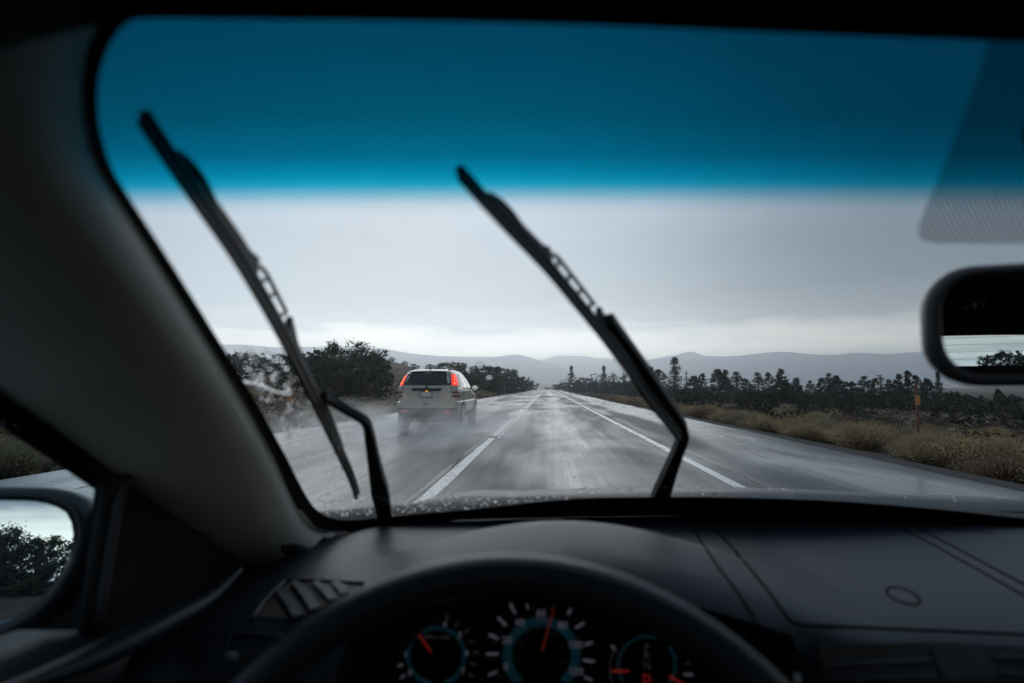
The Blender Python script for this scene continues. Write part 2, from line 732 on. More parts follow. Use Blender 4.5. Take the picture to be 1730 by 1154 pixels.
def build_mountains():
    def ridge(name, pts, D, depth, mat, amp, foot=0.0):
        # pts: (pixel x, pixel y) of the skyline, D: how far away it stands
        dense = []
        pts = sorted(pts)
        u = pts[0][0]
        while u <= pts[-1][0]:
            v = smooth_interp(u, pts)
            dense.append((u, v))
            u += 6
        rows = []
        prof = [(-1.0, 0.0), (-.75, .18), (-.5, .42), (-.3, .66), (-.14, .87), (0, 1.0), (.25, .7), (.7, .3), (1.0, 0)]
        for k, (q, hh) in enumerate(prof):
            r = []
            for (u, v) in dense:
                p = at_y(u, v, D)
                z0 = base_h(D + q * depth) - 15
                n = fbm(p.x + q * 900, D + q * 1400, 1 / 900, 5)
                zz = z0 + (p.z - z0) * hh
                zz += n * amp * (1 if 0 < k < len(prof) - 1 and q != 0 else .25)
                r.append((p.x * (1 + q * depth / D * .6), D + q * depth + n * 60, zz))
            rows.append(r)
        grid(name, rows, mat, smooth=True, kind='structure')

    mA = pm('haze_toned_scrub', (.17, .20, .24), 1.0, spec=0, noise_scale=.004, col2=(.25, .27, .30))  # distance haze mixed into the colour, so paler and bluer than bare slopes
    mB = pm('haze_toned_slopes', (.12, .17, .24), 1.0, spec=0, noise_scale=.003, col2=(.18, .22, .28))  # right ridge too: base colour paled and blued for haze
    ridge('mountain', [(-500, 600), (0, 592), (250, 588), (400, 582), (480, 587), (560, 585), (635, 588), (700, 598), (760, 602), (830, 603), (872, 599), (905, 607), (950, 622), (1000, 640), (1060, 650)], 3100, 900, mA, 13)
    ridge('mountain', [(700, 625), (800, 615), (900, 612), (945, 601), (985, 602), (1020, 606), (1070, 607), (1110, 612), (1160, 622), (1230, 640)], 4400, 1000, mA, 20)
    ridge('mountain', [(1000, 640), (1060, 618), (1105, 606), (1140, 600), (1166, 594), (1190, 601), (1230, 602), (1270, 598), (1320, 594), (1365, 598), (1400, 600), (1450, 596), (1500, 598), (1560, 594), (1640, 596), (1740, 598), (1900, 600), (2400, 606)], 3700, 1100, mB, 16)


def build_haze():
    o = MB()
    o.box((0, 5600, 180), (26000, 13400, 1100))
    # bottom a metre under the lowest ground, top above the highest ridge
    v = []
    for x in (-7600, 7600):
        for y in (-420, 6800):
            for z in (-32, 300):
                v.append((x, y, z))
    return mk('haze', v, [(0, 1, 3, 2), (4, 6, 7, 5), (0, 4, 5, 1), (2, 3, 7, 6), (0, 2, 6, 4), (1, 5, 7, 3)], volume_mat('haze_air', (.91, .96, 1.0), HAZE, .84), kind='stuff')


build_ground()
build_road()
build_mountains()
build_haze()
# ------------------------------------------------------------------ vegetation
rnd = random.Random(11)
BARK = pm('bark', (.06, .048, .04), .9, noise_scale=6, col2=(.11, .095, .08), bump=.5, bump_scale=30)


def foliage_mat(name, a, b, sc=1.5):
    m = pm(name, a, .75, spec=.25, noise_scale=sc, col2=b)
    return m


JUNIPER = foliage_mat('juniper_foliage', (.016, .026, .019), (.045, .058, .036), 1.1)
PINE = foliage_mat('pine_foliage', (.014, .024, .022), (.038, .052, .038), .9)
PALEPINE = foliage_mat('pale_pine_foliage', (.03, .042, .036), (.065, .075, .055), .9)
RABBIT = foliage_mat('rabbitbrush_stems', (.28, .205, .115), (.52, .41, .25), 2.2)
RABBIT2 = foliage_mat('green_rabbitbrush_stems', (.20, .165, .10), (.41, .34, .215), 2.2)
RABBIT3 = foliage_mat('rusty_brush_stems', (.16, .105, .065), (.32, .22, .14), 2.2)
SAGE = foliage_mat('dark_sage', (.06, .05, .038), (.16, .13, .095), 2.5)


def leaf(mb, p, n, s, r):
    """a small leaf-clump quad"""
    a = Vector((r.gauss(0, 1), r.gauss(0, 1), r.gauss(0, 1))).normalized()
    b = a.cross(n if n.length > 0 else Vector((0, 0, 1)))
    if b.length < 1e-3:
        b = Vector((1, 0, 0))
    b.normalize()
    w = s * r.uniform(.5, 1.1)
    mb.add([p - a * w, p + b * w * .6, p + a * w, p - b * w * .6], [(0, 1, 2, 3)])


def make_juniper(seed, h, w, nclump, per, ls, gap=.3, trunk_show=.12, mat=None):
    """wide rounded pinyon or juniper: limbs, then leaf clumps over an uneven crown"""
    r = random.Random(seed)
    T, C = MB(), MB()
    lean = Vector((r.uniform(-.1, .1), r.uniform(-.1, .1), 0))
    T.tube([(0, 0, -.4), (0, 0, h * .2), Vector((0, 0, h * .5)) + lean * h, Vector((0, 0, h * .82)) + lean * h * 1.2], [h * .045, h * .036, h * .02, h * .006], 7)
    lobes = [(Vector((r.gauss(0, 1), r.gauss(0, 1), r.uniform(-.3, 1))).normalized(), r.uniform(-.28, .30)) for _ in range(11)]
    for k in range(nclump):
        # direction over a dome
        d = Vector((r.gauss(0, 1), r.gauss(0, 1), r.gauss(.25, .9))).normalized()
        rad = 1.0
        for ld, amp in lobes:
            rad += amp * max(0, d.dot(ld))**5
        shell = r.uniform(.45, 1.0)**.55
        c = Vector((d.x * w * .5, d.y * w * .5, d.z * h * .46)) * rad * shell
        c.z += h * .47
        if c.z < h * trunk_show:
            c.z = h * trunk_show + r.uniform(0, .22) * h
        cr = r.uniform(.055, .12) * w * (1.15 - .4 * shell)
        if r.random() < .35:
            st = Vector((0, 0, h * r.uniform(.12, .55)))
            mid = st.lerp(c, .5) + Vector((0, 0, -.06 * h))
            T.tube([st, mid, c], [h * .014, h * .009, h * .004], 4, caps=False)
        for _ in range(per):
            o = Vector((r.gauss(0, .5), r.gauss(0, .5), r.gauss(0, .36))) * cr
            leaf(C, c + o, o, ls * r.uniform(.6, 1.3), r)
    return T, C


def make_pine(seed, h, w, tiers, per, ls, bare=.12, sparse=0.0, spire=1.0, irregular=.35):
    """conifer: straight trunk, uneven whorls of drooping branches that carry leaf clumps"""
    r = random.Random(seed)
    T, C = MB(), MB()
    bend = r.uniform(-.03, .03) * h
    top = Vector((bend, 0, h))
    T.tube([(0, 0, -.4), (bend * .2, 0, h * .35), (bend * .6, 0, h * .7), top], [h * .026, h * .019, h * .011, h * .003], 6)
    az = 0
    for k in range(tiers):
        f = bare + (1 - bare) * (k + r.uniform(-.3, .3)) / tiers
        f = min(max(f, bare), .985)
        env = (1 - f)**spire * w * .5 * (1 + .25 * sin(f * 17 + seed)) + w * .035
        n = r.randint(3, 6)
        for j in range(n):
            if r.random() < sparse:
                continue
            az += 2.4 + r.uniform(-.5, .5)
            L = env * r.uniform(1 - irregular, 1 + irregular * .8)
            d = Vector((cos(az), sin(az), 0))
            p0 = Vector((bend * f, 0, h * f))
            droop = -.18 * L + (.3 * L if f > .8 else 0)
            p1 = p0 + d * L + Vector((0, 0, droop + r.uniform(-.1, .12) * L))
            T.tube([p0, p0.lerp(p1, .5) + Vector((0, 0, .06 * L)), p1], [h * .006, h * .004, h * .0015], 3, caps=False)
            for q in range(per):
                t = r.uniform(.15, 1.0)**.8
                c = p0.lerp(p1, t) + Vector((r.gauss(0, .13), r.gauss(0, .13), r.gauss(.04, .15))) * (L * .6 + .15)
                for _ in range(3):
                    leaf(C, c + Vector((r.gauss(0, ls * .8), r.gauss(0, ls * .8), r.gauss(0, ls * .9))), d, ls * r.uniform(.6, 1.3), r)
    return T, C


def make_ragged(seed, h, w, n, per, ls, taper=.7, bare=.1, tips=1):
    """ragged pinyon or ponderosa: clumps on rising limbs, a broken cone in outline"""
    r = random.Random(seed)
    T, C = MB(), MB()
    bx, by = r.uniform(-.05, .05) * h, r.uniform(-.05, .05) * h
    T.tube([(0, 0, -.4), (bx * .3, by * .3, h * .35), (bx * .7, by * .7, h * .7), (bx, by, h * .98)], [h * .03, h * .022, h * .012, h * .004], 6)
    lob = [(r.uniform(0, 6.28), r.uniform(.15, .95), r.uniform(-.55, .6), r.uniform(.10, .22)) for _ in range(9)]
    for k in range(n):
        zf = bare + (1 - bare) * r.random()**1.15
        a = r.uniform(0, 6.28)
        R = w * .5 * ((1 - zf)**taper + .07)
        for la, lz, amp, wd in lob:
            R *= 1 + amp * max(0, cos(a - la))**3 * exp(-((zf - lz) / wd)**2)
        rr = R * r.uniform(.25, 1.0)**.5
        c = Vector((bx * zf + cos(a) * rr, by * zf + sin(a) * rr, h * zf + rr * .12))
        if rr > R * .6:
            T.tube([(bx * zf, by * zf, h * zf - rr * .25), c], [h * .006, h * .002], 3, caps=False)
        cr = w * (.098 - .046 * zf) * r.uniform(.7, 1.35)
        for _ in range(per):
            o = Vector((r.gauss(0, .6), r.gauss(0, .6), r.gauss(.1, .42))) * cr
            leaf(C, c + o, o, ls * r.uniform(.6, 1.3), r)
    for k in range(tips * 3):
        c = Vector((bx + r.gauss(0, .02) * w, by, h * (.9 + .035 * k)))
        for _ in range(per // 2):
            leaf(C, c + Vector((r.gauss(0, .5), r.gauss(0, .5), r.gauss(0, .6))) * w * .04, c, ls * .8, r)
    return T, C


PROTO = {}


def proto(key, fn, mat):
    T, C = fn
    def me(mb, nm, mt):
        m = bpy.data.meshes.new(nm)
        m.from_pydata([tuple(p) for p in mb.v], [], mb.f)
        m.materials.append(mt)
        m.update()
        return m
    PROTO[key] = (me(T, 'trunk', BARK), me(C, 'crown', mat))


proto('bigjun', make_juniper(1, 6.0, 8.4, 250, 60, .12, trunk_show=.05), JUNIPER)
proto('jun1', make_juniper(2, 5.0, 5.6, 100, 34, .15, trunk_show=.08), JUNIPER)
proto('jun2', make_juniper(3, 5.0, 4.4, 90, 32, .15, trunk_show=.1), JUNIPER)
proto('jun3', make_juniper(4, 4.0, 5.0, 80, 30, .15, trunk_show=.06), JUNIPER)
proto('jun4', make_juniper(9, 3.0, 3.6, 60, 26, .13, trunk_show=.05), JUNIPER)
proto('open1', make_juniper(5, 6.0, 4.6, 44, 26, .13, trunk_show=.3), PALEPINE)
proto('open2', make_juniper(6, 6.0, 4.0, 36, 24, .12, trunk_show=.42), PALEPINE)
proto('pineA', make_pine(11, 9.0, 5.2, 26, 13, .15, .05, .15, .9), PINE)
proto('pineB', make_pine(12, 9.0, 4.0, 26, 12, .15, .10, .2, .8, .5), PINE)
proto('pineC', make_ragged(13, 7.0, 4.0, 150, 34, .135, .85), PINE)
proto('pineD', make_ragged(24, 6.5, 4.8, 160, 34, .135, .7), PINE)
proto('pineF', make_ragged(31, 7.0, 4.4, 130, 30, .13, .75, .1), PALEPINE)
proto('pineE', make_ragged(45, 6.0, 3.6, 130, 32, .125, .8), PINE)
proto('pineG', make_ragged(52, 6.0, 3.2, 110, 30, .125, .75, .1), PINE)
proto('snag', make_pine(16, 8.0, 2.6, 15, 2, .10, .15, .45, .7, .6), PALEPINE)


def tree(key, x, y, h, label, group, name, z=None, wf=1.0, rz=None):
    T, C = PROTO[key]
    base_height = max(v.co.z for v in C.vertices) if 'H' not in T else T['H']
    T['H'] = base_height
    s = h / base_height
    zz = terrain(x, y) - .05 - (.07 * h if 'jun' in key else 0) if z is None else z
    e = empty(name, (x, y, zz), rnd.uniform(0, 6.28) if rz is None else rz, label, 'tree', group)
    for nm, me in (('trunk', T), ('crown', C)):
        o = bpy.data.objects.new(nm, me)
        o.scale = (s * wf, s * wf, s)
        link(o, e)
    return e


def tree_px(key, u, vtop, dist, label, group, name, wf=1.0):
    p = at_y(u, vtop, dist)
    z = terrain(p.x, dist) - .05
    return tree(key, p.x, dist, max(1.2, p.z - z), label, group, name, wf=wf)


# left of the road
GL = 'juniper and pinyon trees left of the road'
tree_px('bigjun', 592, 563, 52, 'broad dark juniper with an open ragged top, tallest tree left of the silver car', GL, 'juniper_tree', 1.0)
tree_px('jun2', 541, 579, 53, 'dark bushy juniper just left of the broad ragged one', GL, 'juniper_tree', 1.0)
tree_px('jun1', 515, 590, 50, 'low dark juniper showing behind the left wiper arm joint', GL, 'juniper_tree')
tree_px('jun3', 566, 600, 46, 'low rounded juniper in front of the broad ragged one', GL, 'juniper_tree', 1.25)
tree_px('jun3', 634, 606, 50, 'dark rounded juniper bush at the right foot of the broad ragged one', GL, 'juniper_tree', 1.0)
tree_px('jun4', 618, 622, 45, 'small dark juniper below the right side of the broad ragged one', GL, 'juniper_tree', 1.3)
tree_px('jun1', 472, 592, 82, 'hazy juniper seen between the left wiper blade and its arm', GL, 'juniper_tree')
for u, v, d, k in ((386, 592, 92, 'jun3'), (408, 588, 96, 'jun2'), (428, 590, 90, 'jun1'), (448, 600, 98, 'jun3'), (366, 596, 90, 'jun1'), (345, 590, 84, 'jun2')):
    tree_px(k, u, v, d, 'hazy rounded juniper beside the windscreen pillar, left of the left wiper', GL + ', beside the pillar', 'juniper_tree')
HL = 'trees on the slope behind and right of the silver car'
for u, v, d, k, lab in (
        (663, 602, 128, 'jun2', 'small rounded juniper on the crest of the bare sandy hill'),
        (683, 609, 135, 'jun3', 'low juniper on the right shoulder of the sandy hill'),
        (701, 613, 120, 'jun3', 'low spreading juniper above the left side of the silver car roof'),
        (727, 613, 135, 'jun2', 'small juniper above the middle of the silver car roof'),
        (738, 616, 140, 'jun4', 'tiny juniper right of the antenna of the silver car'),
        (757, 608, 112, 'jun1', 'dark juniper rising above the right end of the silver car roof'),
        (777, 606, 110, 'jun2', 'tallest dark juniper directly behind the right rear corner of the silver car'),
        (805, 612, 115, 'jun2', 'dark juniper right of the silver car, first of the dense clump'),
        (822, 613, 118, 'jun1', 'dark rounded juniper in the middle of the dense clump right of the silver car'),
        (834, 613, 121, 'jun2', 'dark narrow juniper in the dense clump right of the silver car'),
        (850, 617, 126, 'jun1', 'dark sloping juniper in the dense clump above the left marker post'),
        (866, 625, 140, 'jun3', 'low dark juniper at the right end of the dense clump'),
        (881, 633, 170, 'jun4', 'small juniper far down the left bank of the road'),
        (889, 640, 210, 'jun4', 'smaller juniper far down the left bank near the road end'),
        (898, 644, 250, 'jun4', 'smallest juniper on the left bank before the road vanishes')):
    tree_px(k, u, v, d, lab, HL, 'juniper_tree', 1.25)
for u, v, d, k in ((790, 628, 100, 'jun3'), (812, 626, 104, 'jun3'), (838, 629, 108, 'jun3'), (858, 634, 122, 'jun3'), (770, 622, 99, 'jun1'), (826, 624, 106, 'jun1')):
    tree_px(k, u, v, d, 'low dark juniper filling the front of the dense clump right of the silver car', 'low junipers in front of the dense clump', 'juniper_tree', 1.3)

# right of the road
GR = 'conifers right of the road'
rt0 = random.Random(3)
for u, v, d, k, w, lab in (
        (965, 617, 210, 'pineA', .85, 'lone tall open spire conifer nearest the vanishing point of the road'),
        (953, 640, 230, 'open2', .8, 'thin pale tree just left of the lone spire conifer'),
        (940, 648, 300, 'jun3', 1.2, 'small hazy tree farthest down the right side of the road'),
        (925, 653, 420, 'jun3', 1.5, 'tiny hazy tree beside the vanishing point on the right'),
        (990, 634, 190, 'jun2', 1.1, 'dark rounded tree right of the lone spire conifer'),
        (1006, 630, 185, 'open2', .8, 'bare stemmed pale tree between the two spire conifers'),
        (1020, 617, 165, 'pineA', .95, 'second tall spire conifer from the vanishing point'),
        (1037, 629, 160, 'open1', .8, 'open pale tree right of the second spire conifer'),
        (1056, 629, 150, 'open1', .9, 'flat topped open tree left of the right wiper arm'),
        (1075, 632, 140, 'pineE', 1.2, 'dark conifer immediately left of the right wiper arm'),
        (1098, 619, 125, 'pineC', .9, 'pointed conifer emerging on the right edge of the right wiper arm'),
        (1115, 623, 118, 'pineE', 1.3, 'dark pointed conifer left of the tallest narrow pine'),
        (1140, 602, 110, 'pineB', .8, 'tallest narrow pine standing above the row right of the wiper'),
        (1159, 626, 108, 'snag', .9, 'thin half bare snag right of the tallest narrow pine'),
        (1171, 633, 100, 'pineD', 1.2, 'low dense conifer beside the thin snag'),
        (1186, 630, 98, 'pineE', 1.0, 'narrow topped dark conifer left of the broad ragged pair'),
        (1212, 621, 92, 'pineD', .95, 'broad ragged pine, left and taller of the pair'),
        (1226, 624, 94, 'pineC', .8, 'slimmer pine leaning on the broad ragged one'),
        (1247, 627, 86, 'pineD', 1.0, 'broad pine with side tufts, above the nearer green bushes'),
        (1263, 639, 86, 'pineE', 1.0, 'short pine on the right shoulder of the broad tufted pine'),
        (1282, 628, 84, 'pineC', .9, 'square topped pine in the middle of the right row'),
        (1300, 628, 84, 'pineE', .95, 'pointed pine just right of the square topped one'),
        (1321, 622, 82, 'pineC', .85, 'tall stout pine, highest in the middle of the right row'),
        (1334, 640, 80, 'jun2', .9, 'rounded tree tucked against the tall stout pine'),
        (1346, 637, 84, 'pineE', 1.0, 'hazy pine with a thin tip right of the tall stout pine'),
        (1366, 642, 84, 'pineD', 1.0, 'low hazy pine left of the pair of leaning tips'),
        (1383, 638, 80, 'pineE', .9, 'leaning tip pine above the dark juniper mass'),
        (1397, 629, 78, 'pineC', .7, 'narrow pine with a knobbly top right of the leaning tip one'),
        (1412, 632, 78, 'pineD', .8, 'round shouldered pine beside the narrow knobbly one'),
        (1426, 637, 78, 'jun2', .9, 'rounded pine right of the round shouldered one'),
        (1439, 643, 76, 'pineA', .7, 'small sharp spire standing in a gap of the right row'),
        (1456, 634, 74, 'pineC', .85, 'thick topped pine right of the small sharp spire'),
        (1474, 638, 74, 'pineE', .9, 'short pine left of the forked crown'),
        (1489, 633, 72, 'open1', .8, 'forked open crown left of the orange post'),
        (1505, 641, 72, 'pineD', .9, 'low dense pine beneath the forked crown'),
        (1519, 631, 71, 'pineC', .7, 'hooked narrow pine just left of the orange post'),
        (1532, 625, 70, 'pineB', .8, 'taller thin pine behind the orange post'),
        (1551, 633, 69, 'pineE', .9, 'pine with a blunt tip right of the orange post'),
        (1568, 637, 68, 'pineD', .9, 'low broad pine near the lower left corner of the rear view mirror'),
        (1584, 626, 68, 'pineA', .7, 'spiky pine partly hidden by the rear view mirror')):
    k = {'pineC': ('pineC', 'pineF'), 'pineD': ('pineD', 'pineF'), 'pineE': ('pineE', 'pineG')}.get(k, (k, k))[(u // 3) % 2]
    tree_px(k, u, v, d, lab, GR, 'pine_tree', w * rt0.uniform(1.1, 1.6))
rt = random.Random(5)
for i in range(26):
    u = 1085 + i * 25 + rt.uniform(-5, 5)
    d = interp(u, [(1000, 150), (1150, 100), (1300, 78), (1500, 66), (1800, 58)]) * rt.uniform(.92, 1.12)
    wh = 'between the right wiper and the blue green junipers' if u < 1245 else 'behind the blue green junipers' if u < 1330 else 'left of the orange post' if u < 1540 else 'under the rear view mirror'
    tree_px(rt.choice(['jun1', 'jun2', 'jun3', 'pineD', 'pineE']), u, rt.uniform(648, 668), d, 'low dark tree in the right row, ' + wh, 'low trees under the right row, ' + wh, 'pine_tree', rt.uniform(1.0, 1.4))
for i in range(20):
    u = 938 + i * 8.2
    d = interp(u, [(930, 320), (960, 215), (1000, 175), (1080, 135), (1120, 115)]) * rt.uniform(.95, 1.05)
    tree_px(rt.choice(['jun1', 'jun2', 'jun3']), u, interp(u, [(930, 652), (950, 646), (980, 642), (1120, 640)]) + rt.uniform(-2, 2), d, 'low dark bush like tree beneath the spire conifers', 'low trees beneath the spire conifers', 'juniper_tree', 1.2)
# nearer green junipers in front of the row
for u, v, d, k, w, lab in ((1162, 652, 44, 'jun3', 1.0, 'nearer dark green juniper right beside the bend of the right wiper arm'),
                           (1262, 655, 40, 'jun1', .9, 'nearer blue green juniper, left of the two in front of the row'),
                           (1292, 657, 38, 'jun2', 1.0, 'nearer blue green juniper, right of the two in front of the row'),
                           (1368, 660, 44, 'jun3', .9, 'nearer dim green juniper below the hazy pines'),
                           (1205, 660, 52, 'jun4', 1.1, 'small nearer juniper between the wiper and the blue green pair'),
                           (1445, 668, 46, 'jun4', 1.1, 'small nearer juniper below the small sharp spire'),
                           (1610, 656, 42, 'jun3', 1.2, 'nearer dim juniper under the rear view mirror'),
                           (1690, 660, 36, 'jun3', 1.2, 'nearer dim juniper at the right edge under the mirror')):
    tree_px(k, u, v, d, lab, 'nearer junipers in the brush on the right', 'juniper_tree', w)
# behind the camera: seen in the two mirrors only
for x, y, h, k, w in ((8.5, -88, 3.4, 'jun2', 1.0), (9.9, -84, 3.8, 'jun1', .8), (11.3, -82, 3.4, 'jun3', 1.0), (12.0, -74, 4.3, 'jun1', 1.0), (15.8, -78, 4.6, 'bigjun', 1), (20, -70, 6, 'jun1', 1)):
    tree(k, x, y, h, 'rounded tree behind the car, seen in the rear view mirror', 'trees behind the car', 'juniper_tree', wf=w)
for x, y, h, k in ((-16.5, -46, 5.2, 'bigjun'), (-24, -52, 7.0, 'bigjun'), (-14, -47, 4.6, 'jun1'), (-20, -50, 6, 'bigjun'), (-12.5, -60, 5, 'jun1'), (-28, -40, 8, 'bigjun'), (-11.5, -50, 3.4, 'jun4')):
    tree(k, x, y, h, 'leafy dark tree behind the car, seen in the driver door mirror', 'trees seen in the door mirror', 'juniper_tree', z=terrain(x, y) - .16 * h)


# brush
def make_tuft(seed, n, w, h, bw):
    r = random.Random(seed)
    mb = MB()
    for i in range(n):
        a = r.uniform(0, 2 * pi)
        rr = sqrt(r.random())
        base = Vector((cos(a) * rr * w * .22, sin(a) * rr * w * .22, -.04))
        tip = Vector((cos(a) * rr * w * .55, sin(a) * rr * w * .55, h * (1 - .55 * rr * rr) * r.uniform(.75, 1.05)))
        s = Vector((-sin(a), cos(a), 0)) * bw * r.uniform(.6, 1.3)
        if r.random() < .5:
            s = Vector((cos(a), sin(a), .2)) * bw
        mid = base.lerp(tip, .55) + Vector((0, 0, h * .06))
        mb.add([base - s * .3, base + s * .3, mid + s, mid - s], [(0, 1, 2, 3)])
        mb.add([mid - s, mid + s, tip + s * .5, tip - s * .5], [(0, 1, 2, 3)])
        for _ in range(2):
            leaf(mb, tip + Vector((r.gauss(0, .05), r.gauss(0, .05), r.gauss(0, .04))) * w, s, bw * 2.0, r)
    m = bpy.data.meshes.new('bush')
    m.from_pydata([tuple(p) for p in mb.v], [], mb.f)
    return m


TUFT = {}
for key, mat in (('a', RABBIT), ('b', RABBIT2), ('c', RABBIT3), ('d', SAGE)):
    for i in range(3):
        m = make_tuft(i * 7 + ord(key), 620, 1.35, .54, .010)
        m.materials.append(mat)
        TUFT[key + str(i)] = m
WORD = {'a': 'straw coloured', 'b': 'grey green', 'c': 'rusty brown', 'd': 'dark'}
rb = random.Random(21)
NB = 0


def bush(x, y, s, key, where, grp):
    global NB
    NB += 1
    o = bpy.data.objects.new('rabbitbrush', TUFT[key + str(rb.randint(0, 2))])
    o.location = (x, y, terrain(x, y) - .02)
    o.rotation_euler.z = rb.uniform(0, 6.28)
    q = s * rb.uniform(.85, 1.15)
    o.scale = (q, q, s * rb.uniform(.8, 1.1))
    link(o)
    u = 925 + 960 * x / max(y, .1)
    if x > 0:
        near = ('low in the right corner' if u > 1640 else 'around the orange post' if u > 1440 else 'below the blue green junipers' if u > 1230 else 'beside the bend of the right wiper' if u > 1080 else 'far down the road')
    else:
        near = ('seen through the side window' if u < 200 else 'behind the left wiper' if u < 560 else 'left of the silver car' if u < 700 else 'beyond the silver car')
    size = 'large ' if s > 1.15 else 'small ' if s < .85 else ''
    tag(o, size + WORD[key] + ' brush clump ' + where + ', ' + near, 'bush', grp + ', ' + size + WORD[key] + ', ' + near)


for i in range(120):                       # right verge
    y = 4.5 + (i / 120)**1.7 * 75
    x = 7.9 + abs(rb.gauss(0, .8)) + rb.uniform(0, .4)
    bush(x, y, rb.uniform(.8, 1.35), rb.choice('aaabbbac'), 'on the right verge', 'brush clumps on the right verge')
for i in range(60):
    y = 9 + (i / 60)**1.4 * 60
    x = 11 + rb.uniform(0, 9) + y * .12
    bush(x, y, rb.uniform(.7, 1.2), rb.choice('abdddc'), 'in the right field', 'brush clumps in the right field')
for i in range(70):                        # left verge
    y = 6 + (i / 70)**1.5 * 85
    x = -(8.6 + abs(rb.gauss(0, .8)))
    bush(x, y, rb.uniform(.6, 1.05), rb.choice('aaabbc'), 'on the left verge', 'brush clumps on the left verge')
for i in range(40):
    y = 14 + (i / 40)**1.3 * 90
    x = -(11 + rb.uniform(0, 9) + y * .1)
    bush(x, y, rb.uniform(.7, 1.2), rb.choice('abddc'), 'on the left slope', 'brush clumps on the left slope')


def scatter(name, n, area, s0, s1, mat, seed, blades=7):
    r = random.Random(seed)
    mb = MB()
    for _ in range(n):
        x, y = area(r)
        z = terrain(x, y)
        s = r.uniform(s0, s1)
        for _ in range(blades):
            a = r.uniform(0, 2 * pi)
            d = Vector((cos(a), sin(a), 0)) * s * r.uniform(.3, 1)
            p = Vector((x, y, z))
            u = Vector((-sin(a), cos(a), 0)) * s * r.uniform(.25, .5)
            q = p + d * .6 + Vector((0, 0, s * r.uniform(.35, .8)))
            mb.add([p - u * .5 + d * .2, p + u * .5 + d * .2, q + u, q - u * .8], [(0, 1, 2, 3)])
    return mb.build(name, mat, kind='stuff')


def a_right(r):
    y = 6 + 150 * r.random()**1.5
    return (8.2 + r.random()**1.2 * (30 + y * .5), y)


def a_left(r):
    y = 4 + 170 * r.random()**1.5
    return (-(8.2 + r.random()**1.2 * (22 + y * .4)), y)


scatter('undergrowth', 13000, a_right, .08, .26, SAGE, 1)
scatter('undergrowth', 6000, a_right, .07, .22, RABBIT, 2)
scatter('undergrowth', 3000, a_right, .07, .2, RABBIT3, 3)
scatter('undergrowth', 9000, a_left, .08, .26, SAGE, 4)
scatter('undergrowth', 6000, a_left, .07, .22, RABBIT, 5)
scatter('undergrowth', 3000, a_left, .07, .2, RABBIT3, 6)
for i in range(0):
    pass


def lava_rocks():
    """pale and dark rocks lying in the brush"""
    r = random.Random(8)
    for side, kind_mat, n in ((1, pm('pale_rock', (.20, .185, .16), .9, noise_scale=4, col2=(.32, .30, .26)), 500), (1, pm('dark_rock', (.05, .04, .037), .9, noise_scale=4, col2=(.09, .075, .065)), 500), (-1, MATS['dark_rock'] if 'dark_rock' in MATS else None, 400), (-1, MATS['pale_rock'] if 'pale_rock' in MATS else None, 250)):
        kind_mat = kind_mat or pm('dark_rock', (.05, .04, .037), .9, noise_scale=4, col2=(.09, .075, .065))
        mb = MB()
        for _ in range(n):
            x, y = (a_right if side > 0 else a_left)(r)
            if abs(x) < 13:
                continue
            s = r.uniform(.12, .4)
            c = Vector((x, y, terrain(x, y) + s * .1))
            vs = []
            for k in range(5):
                a = 2 * pi * k / 5
                vs.append(c + Vector((cos(a), sin(a), 0)) * s * r.uniform(.7, 1.2) - Vector((0, 0, s * .3)))
            for k in range(5):
                a = 2 * pi * k / 5 + .3
                vs.append(c + Vector((cos(a), sin(a), 0)) * s * r.uniform(.3, .7) + Vector((0, 0, s * r.uniform(.25, .5))))
            f = [(k, (k + 1) % 5, 5 + (k + 1) % 5, 5 + k) for k in range(5)] + [(5, 6, 7, 8, 9)]
            mb.add(vs, f)
        mb.build('rocks', kind_mat, kind='stuff')


lava_rocks()

# marker posts and the small sign
GREYPOST = pm('weathered_post', (.22, .20, .18), .8)
ORANGE = pm('orange_reflector', (.40, .17, .05), .5)
WHITESIGN = pm('white_sign_face', (.7, .72, .7), .5)


def marker(x, y, h, r, label, col, band):
    z = terrain(x, y)
    e = empty('marker_post', (x, y, z), 0, label, 'marker post', 'roadside marker posts')
    mb = MB()
    mb.tube([(x, y, z - .3), (x, y, z + h)], r, 8)
    mb.build('post', col, e)
    mb = MB()
    mb.box((x, y - r - .012, z + band), (r * 3.4, .02, h * .13))
    mb.build('reflector', ORANGE, e)


p = at_y(855.5, 650, 40)
marker(-8.1 if p.x > -6 else p.x, 107, 2.4, .045, 'thin roadside post with an orange reflector, left of the far road', GREYPOST, 1.35)
p = at_y(990.5, 650, 120)
marker(p.x, 120, 2.4, .04, 'thin pale post with a tan marker, right of the far road', GREYPOST, 1.0)
marker(at_y(1550, 700, 14.2).x, 14.2, 1.75, .030, 'tall orange marker post standing in the brush beside the rear view mirror', pm('faded_orange_plastic', (.13, .06, .045), .6), 1.3)
marker(-9.0, 19.5, 1.9, .05, 'red orange marker post in the brush, half hidden by the left wiper blade', pm('faded_red_plastic', (.15, .055, .045), .6), 1.0)
for uu in (959.5, 963):
    p = at_y(uu, 657, 200)
    marker(p.x, 200, 1.0, .06, 'short post below the small white sign, ' + ('left' if uu < 961 else 'right') + ' of two', GREYPOST, .8)
p = at_y(965.5, 653, 190)
z = terrain(p.x, 190)
e = empty('road_sign', (p.x, 190, z), 0, 'small white road sign below the lone spire conifer', 'road sign')
mb = MB()
mb.tube([(p.x, 190.03, z - .3), (p.x, 190.03, 2.1)], .035, 6)
mb.build('post', GREYPOST, e)
mb = MB()
mb.box((p.x, 189.97, 1.75), (.75, .02, .6))
mb.build('sign_plate', WHITESIGN, e)
# ------------------------------------------------------------------ the silver car ahead
SX, SY = -3.30, 15.3        # centre line and rear bumper


